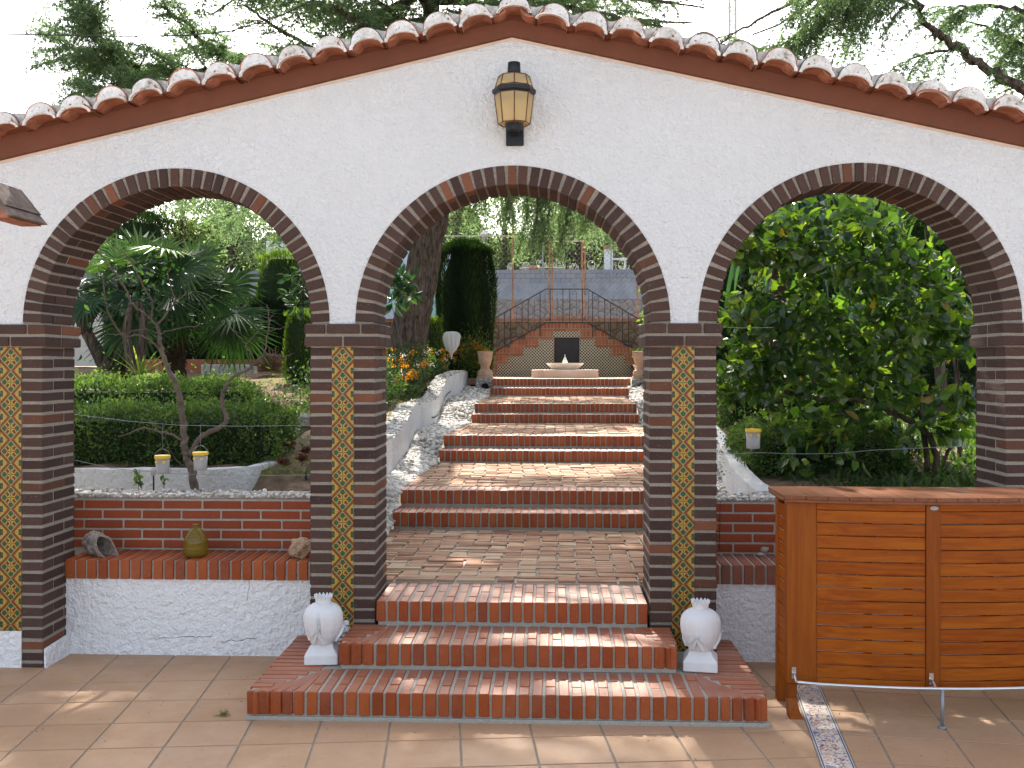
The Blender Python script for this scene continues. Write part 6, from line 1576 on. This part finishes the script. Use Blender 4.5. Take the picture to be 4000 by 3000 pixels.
# ================================================================== RIGHT GARDEN
hedge_box('box_hedge', 'clipped box hedge block behind the right bench, near the hanging jar', 'hedge', 1.52, 2.72, 1.85, 3.1, .80, WZ(2950, 1690, 1.85), 16000, .026, .016, lump=.06)
hedge_box('shade_shrub', 'dark shrub mass beneath the yucca behind the box hedge', 'shrub', 1.75, 2.9, 4.2, 5.4, .95, 1.62, 5000, .05, .03)
def shrub():
    t = thing('leafy_shrub', (2.75, 2.0, .9), 'large shrub with big bright backlit leaves filling the right arch', 'shrub')
    f = lambda x, y, Y: W(2750 + x / 2.0109, 750 + y / 2.0109, Y); h = lambda x, y, Y: W(2750 + x / 2.0109, 1500 + y / 2.0109, Y)
    limbs = [([h(1800, 900, 1.9), h(1820, 560, 1.9), h(1740, 380, 1.9), h(1560, 260, 1.85), h(1400, 190, 1.8), h(1180, 130, 1.75), h(960, 120, 1.7), h(720, 95, 1.7), f(520, 1500, 1.7), f(300, 1380, 1.7), f(200, 1300, 1.7)], .026),
             ([h(1740, 860, 1.95), h(1745, 500, 1.95), f(1640, 1500, 1.95), f(1500, 1250, 2.0), f(1330, 1000, 2.0), f(1260, 700, 2.0), f(1250, 400, 2.0), f(1200, 200, 2.0)], .022),
             ([f(1300, 1010, 2.0), f(1000, 1020, 1.9), f(700, 1060, 1.8), f(400, 1000, 1.8), f(230, 930, 1.8)], .012),
             ([f(1250, 580, 2.0), f(1050, 530, 2.0), f(850, 480, 1.9), f(600, 500, 1.9), f(400, 560, 1.9)], .010),
             ([h(1790, 880, 2.1), h(1900, 600, 2.1), h(2000, 300, 2.1), f(2000, 1500, 2.2), f(1960, 1100, 2.2), f(1800, 700, 2.2), f(1600, 400, 2.1)], .016),
             ([h(920, 900, 2.1), h(960, 620, 2.0), h(900, 480, 1.9), h(1040, 300, 1.9), f(1100, 1480, 1.9)], .013),
             ([h(1530, 860, 2.0), h(1520, 400, 2.0), f(1450, 1500, 2.1)], .009), ([f(1250, 450, 2.0), f(1000, 260, 1.9), f(760, 180, 1.9), f(620, 170, 1.9)], .008), ([f(1330, 1000, 2.0), f(1650, 900, 1.9), f(1900, 820, 1.9), f(2050, 800, 1.9)], .009)]
    for P, r in limbs:
        m = MB(); Q = smooth(P, 5); Q[1:-1] += rs.normal(size=(len(Q) - 2, 3)) * .006; m.tube(Q, list(np.linspace(r, r * .35, len(Q))), 8, .5, wob=.1); m.build('branch', 'bark', t)
    tw, l = MB(), MB()
    # leaf clusters on twigs through the crown's volume
    cl = []
    def zone(n, x0, x1, y0, y1, Ya, Yb, g=f):
        for q in range(n):
            cl.append((np.array(g(random.uniform(x0, x1), random.uniform(y0, y1), random.uniform(Ya, Yb))), 1.0))
    zone(60, 520, 1600, 120, 520, 1.5, 2.3); zone(34, 250, 900, 250, 560, 1.5, 2.2); zone(46, 150, 1000, 800, 1100, 1.4, 2.1); zone(80, 1000, 2050, 450, 1050, 1.4, 2.3)
    zone(80, 250, 1700, 1080, 1500, 1.4, 2.2); zone(40, 1500, 2100, 850, 1300, 1.5, 2.3); zone(22, 100, 600, 1300, 1620, 1.4, 2.0); zone(26, 560, 1500, -20, 300, 1.5, 2.1, h); zone(22, 1450, 2080, 20, 480, 1.6, 2.2, h); zone(16, 640, 1100, 300, 700, 1.5, 1.9, h); zone(10, 1000, 1700, -10, 150, 1.6, 2.3); zone(8, 650, 950, 600, 800, 1.7, 2.1)
    cl = cl + [(c + rs.normal(size=3) * [.10, .16, .10], 1.0) for c, _ in cl[::2]]
    for c, s in cl:
        d = unit(np.array([random.uniform(-1, 1), random.uniform(-1.0, .2), random.uniform(-.5, .5)])); Lt = random.uniform(.10, .24); p0 = c - d * Lt * .5; tw.tube([tuple(p0), tuple(c), tuple(c + d * Lt * .5 + np.array([0, 0, -.02]))], .0022, 4, .5)
        k = random.randint(4, 9); u = np.linspace(0, 1, k)[:, None]; P = p0 + d * Lt * u; D = unit(d * .5 + rdir(k, -.35)); r = np.clip(rs.normal(.45, .28, k), 0, .93); r = np.where(rs.rand(k) < .005, 1.0, r)
        leaves(l, P, D, .105 * (.5 + .8 * rs.rand(k)), .074 * (.65 + .6 * rs.rand(k)), r, fold=.12 + .1 * random.random(), shape='oval', droop=.16)
    tw.build('twigs', 'bark', t)['kind'] = 'stuff'; l.build('leaves', 'broad', t)
shrub()
f5 = lambda x, y, Y: W(2750 + x / 2.0109, 750 + y / 2.0109, Y)
p = f5(560, 240, 4.4); strap_plant('yucca', p[0], 4.4, p[2] + .10, 190, 1.45, .075, 'yucca with a curtain of long hanging strap leaves at the left of the right arch', curl=1.45, up=.9, sym=(-2.9, 2.6), zspread=.4)
yu = [o for o in bpy.data.objects if o.name.startswith('yucca')][0]
m = MB(); m.tube([(p[0], 4.4, .9), (p[0] + .05, 4.45, 2), (p[0], 4.4, p[2] + .4)], [.13, .10, .08], 14, .5, wob=.1); m.build('trunk', 'palm_fibre', yu)
p = f5(1800, 150, 4.2); strap_plant('oleander', p[0], 4.4, p[2] - .1, 90, .75, .035, 'dark narrow leaved bush in the upper right of the right arch', 'broad_dark', curl=1.0, up=1.0, zspread=.7)
ol = [o for o in bpy.data.objects if o.name.startswith('oleander')][0]
m = MB(); m.tube([(p[0] + .2, 4.4, 1.0), (p[0], 4.4, p[2] + .3)], [.06, .03], 8, .5); m.build('stem', 'bark', ol)
hedge_box('backdrop_hedge', 'tall dark hedge closing the view behind the right shrub', 'hedge', 1.9, 8.5, 11.0, 12.4, 1.4, 4.6, 24000, .10, .06, 'hedge', lump=.35)
hedge_box('backdrop_hedge', 'dark shrubbery mid way up the right garden behind the shrub', 'hedge', 3.2, 6.2, 6.6, 7.8, 1.1, 2.4, 9000, .07, .045, 'broad_dark', lump=.3)
for q, (x, y0, y1, Y) in enumerate(((3508, 1900, 1600, 3.0), (3570, 1900, 1500, 3.6), (3745, 1900, 1400, 2.6), (3170, 1700, 1520, 4.5))):
    m = MB(); a = W(x, y0, Y); b = W(x - 20, y1, Y); m.tube(smooth([(a[0], a[1], hr(0, Y) - .05), ((a[0] + b[0]) / 2 + .03, Y, (a[2] + b[2]) / 2), b], 5), list(np.linspace(.02, .012, 11)), 7, .5, wob=.1)
    lab(m.build('sapling_stem', 'bark'), ['slender bare stem rising behind the bar, left one', 'slender leaning stem rising behind the bar, second from left', 'thin upright stem beside the right brick pillar', 'thick dark leaning stem behind the box hedge'][q], 'tree stem')

# ================================================================== BACKGROUND TREES
def tree(name, label, x, y, z0, h, r, n, mat, L=.13, Wd=.07, group='trees beyond the far terrace', low=.25):
    t = thing(name, (x, y, z0), label, 'tree', group); m = MB(); tip = (x + random.uniform(-.5, .5), y, z0 + h * .85)
    m.tube(smooth([(x, y, z0 - .2), (x + .15, y, z0 + h * .4), tip], 6), list(np.linspace(.16, .04, 13)), 10, .5, wob=.1)
    cs = []
    for q in range(26):
        a = random.uniform(0, 6.28); u = random.random(); rr = r * (.35 + .6 * math.sin(PI * (low + (1 - low) * u)) ** 1) * random.uniform(.5, 1); c = np.array([x + math.cos(a) * rr, y + math.sin(a) * rr, z0 + h * (low + (1 - low) * u)]); cs.append(c)
        m.tube([(x + .1, y, z0 + h * (low * .6 + .6 * u * .8)), tuple((c + [x, y, c[2]]) / 2), tuple(c)], [.035, .02, .01], 5, .5)
    m.build('trunk', 'bark', t); l = MB(); cs = np.array(cs); k = rs.randint(len(cs), size=n); P = cs[k] + rs.normal(size=(n, 3)) * [r * .24, r * .24, r * .17]
    leaves(l, P, rdir(n), L * (.6 + .8 * rs.rand(n)), Wd, np.clip(rs.normal(.3, .15, n) + .5 * (k % 5) / 5, 0, 1), shape='fold'); l.build('crown', mat, t)
for px_, Y, h, r, mt, lb in ((1790, 42, 7.5, 2.6, 'cedar', 'grey green tree on the hill just right of the big cedar trunk'), (1960, 40, 7.0, 2.4, 'cedar_sun', 'sunlit tree on the hill above the leftmost white chairs'),
        (2110, 43, 8.5, 2.8, 'cedar', 'darker tree on the hill left of the rusty gate frame'), (2250, 41, 7.5, 2.6, 'cedar_sun', 'sunlit tree on the hill seen through the rusty gate frame'), (2400, 42, 8, 2.6, 'cedar', 'dark tree on the hill behind the brown capped white pillar'),
        (1090, 38, 8.0, 2.6, 'cedar_sun', 'pale sunlit tree above the hedge at the right of the left arch'), (900, 36, 8.0, 2.6, 'cedar', 'grey green tree above the middle of the left arch'), (700, 39, 8.0, 2.6, 'cedar_sun', 'thin pale tree against the sky behind the fan palm'), (450, 37, 8, 2.6, 'cedar', 'grey green tree at the left of the left arch behind the round cypress')):
    tree('background_tree', lb, WX(px_, Y), Y, 5.3, h, r, 5000, mt, .17, .10, low=.02)
def woodland():
    l = MB(); n = 100000; x = rs.uniform(-33, 10, n); top = 9.6 + np.sin(x * .9) * .9 + np.sin(x * 2.3) * .5; z = 5.2 + (top - 5.2) * rs.rand(n) ** .8; y = 50 + rs.normal(size=n) * .8
    leaves(l, np.stack([x, y, z], 1), rdir(n), .26, .16, np.clip(rs.normal(.35, .25, n) + .25 * np.sin(x * 3) * np.sin(z * 2), 0, 1), shape='fold'); return lab(l.build('distant_wood', 'cedar_sun'), 'olive wood closing the view on the hill behind the white chairs', 'wood', None, 'stuff')
woodland()
m = MB(); 
for px_ in (2849, 2874):
    x = WX(px_, 60); m.tube([(x, 60, 3), (x, 60, 28)], .12, 4)
for z in np.arange(20, 28, .9):
    m.tube([(WX(2849, 60), 60, z), (WX(2874, 60), 60, z)], .06, 4); m.tube([(WX(2849, 60), 60, z), (WX(2874, 60), 60, z + .9)], .05, 4)
lab(m.build('lattice_mast', 'white_iron'), 'pale lattice mast far behind the roof, right of the gable', 'mast')
m = MB(); m.tube([W(x, y, 2.5) for x, y in ((-300, 130), (0, 133), (200, 136), (500, 142), (740, 138), (900, 122), (1100, 60), (1300, -40))], .0055, 6, .5); lab(m.build('overhead_cable', 'black_iron'), 'dark overhead cable crossing the sky at upper left', 'cable')

# ================================================================== ON THE BENCH
def jug():
    x, y = W(765, 2170, .38)[0], .38; z = .5785; t = thing('glass_jug', (x, y, z), 'ribbed yellow green glass bottle standing in the middle of the left bench', 'bottle')
    s = (y + DIST) / FPX; H = 128 * s; r = 49 * s
    pr = [(r * .72, 0), (r * .9, .008), (r * .98, .03), (r, .06), (r * .96, .085)]
    for i in range(9):
        u = i / 8; pr += [(r * (.96 - .42 * u ** 1.4) + .0012, .088 + .0085 * i), (r * (.96 - .42 * u ** 1.4) - .0016, .088 + .0085 * i + .0042)]
    pr += [(r * .36, .168), (r * .24, .178), (r * .22, H - .008)]
    m = MB(); m.lathe([(a, z + b) for a, b in pr], x, y, 36); m.build('body', 'jug', t, smooth=True)
    m = MB(); m.lathe([(r * .27, z + H - .010), (r * .30, z + H - .004), (r * .27, z + H)], x, y, 24); m.build('rim', 'jug', t, smooth=True)
jug()
def lump(mb, c, rad, seed, squash=(1, 1, 1), rot=0, hollow=None, sub=3, amp=.18):
    import bmesh
    from mathutils import noise as nz
    b = bmesh.new(); bmesh.ops.create_icosphere(b, subdivisions=sub, radius=1); vs = []
    for v in b.verts:
        p = v.co.normalized(); k = 1 + amp * nz.noise(p * 1.6 + Vector((seed, 0, 0))) * 1.6 + amp * .5 * nz.noise(p * 5 + Vector((seed, 3, 0))) + amp * .3 * nz.noise(p * 12)
        q = Vector((p.x * squash[0], p.y * squash[1], p.z * squash[2])) * k * rad
        if hollow:
            d = (p - Vector(hollow[0]).normalized()).length
            if d < hollow[1]: q = q * (1 - .80 * (1 - (d / hollow[1]) ** 3))
        q.rotate(Matrix.Rotation(rot, 3, 'Y')); vs.append((c[0] + q.x, c[1] + q.y, c[2] + q.z))
    fs = [tuple(v.index for v in f.verts) for f in b.faces]; b.free(); mb.add(vs, fs, .5)
x, y = W(390, 2130, .38)[0], .37
def shell_rock(cx, cy, z0):
    from mathutils import noise as nz
    m = MB(); nr, ns = 26, 44; vs = []
    for layer in (0, 1):
        for i in range(nr):
            for q in range(ns):
                t = 2 * PI * q / ns; u = i / (nr - 1)
                end = .29 * (.46 + .54 * (.5 - .5 * math.sin(t - .35)) ** .9)      # mouth cut back along the top
                s_ = -.01 + u * end; rad = float(np.interp(s_, [-.01, .03, .08, .15, .24], [.022, .058, .074, .070, .052]))
                p = Vector((s_, math.cos(t) * rad * .85, math.sin(t) * rad)); nn = nz.noise(p * 28) * .009 + nz.noise(p * 75) * .005
                rad2 = rad + (nn * 1.3 if layer == 0 else -.010 + nn * .4); p = Vector((s_, math.cos(t) * rad2 * .85, math.sin(t) * rad2))
                p.rotate(Matrix.Rotation(R(17), 3, 'Y')); p.rotate(Matrix.Rotation(R(-24), 3, 'Z')); vs.append((cx + p.x, cy + p.y, z0 + p.z))
    o = nr * ns; fs = []
    for i in range(nr - 1):
        for q in range(ns):
            a, b = i * ns + q, i * ns + (q + 1) % ns; fs += [(a, b, b + ns, a + ns), (o + b, o + a, o + a + ns, o + b + ns)]
    for q in range(ns): a, b = (nr - 1) * ns + q, (nr - 1) * ns + (q + 1) % ns; fs.append((a, b, o + b, o + a))
    m.add(vs, fs, .5); lab(m.build('shell_rock', 'coral', smooth=True), 'pitted hollow grey shell like rock at the left end of the long bench', 'rock')
shell_rock(W(330, 2110, .42)[0], .44, .668)
x = W(1180, 2140, .38)[0]
m = MB(); lump(m, (x, .38, .632), .068, 8.1, (1.15, .8, .82), -.15, None, 4, .32); lab(m.build('tan_stone', 'stone'), 'tan rough stone at the right end of the long bench by the tiled pillar', 'rock')
# dry sprig on the terrace
m = MB(); p = W(555, 2790, -.75); c = np.array([-1.62, -.72, .006]); n = 70
leaves(m, c + rs.normal(size=(n, 3)) * [.016, .012, .0] + [0, 0, .004], rdir(n, .25), .035, .003, shape='tri'); lab(m.build('dry_sprig', 'grass'), 'small dry conifer sprig lying on the terrace tiles', 'sprig')
n = 160; P = np.stack([rs.uniform(-2.6, 1.9, n), rs.uniform(-1.25, -.1, n), np.full(n, .0075)], 1); P = P[(P[:, 0] < -1.55) | (P[:, 0] > 1.1) | (P[:, 1] < -.82)]
m = MB(); leaves(m, P, unit(rs.normal(size=(len(P), 3)) * [1, 1, .08]), .010, .005, shape='fold'); lab(m.build('leaf_debris', 'brush'), 'tiny dry leaves scattered on the terrace tiles', 'leaf litter', None, 'stuff')
# corner of a small tiled canopy hanging in at the far left
def canopy():
    Y = -.9; f = lambda x, y: W(x * 200 / 1659, 700 + y * 200 / 1659, Y); t = thing('tiled_canopy', f(-300, 1250), 'corner of a small dark tiled canopy poking in at the left edge', 'canopy')
    for q, pts in enumerate((((-400, -20), (0, 480), (60, 570), (310, 860), (250, 865), (-400, 60)), ((-400, 62), (245, 868), (525, 1195), (280, 1200), (-400, 500)), ((-400, 502), (278, 1202), (300, 1245), (-400, 1255)))):
        m = MB(); P = [(f(*p)[0], f(*p)[2]) for p in pts]; m.prismY(P, Y - .02 * (2 - q) , Y + .3); m.build('tile', 'roof_old' if q < 2 else 'roof_tile', t, bevel=.002)
canopy()
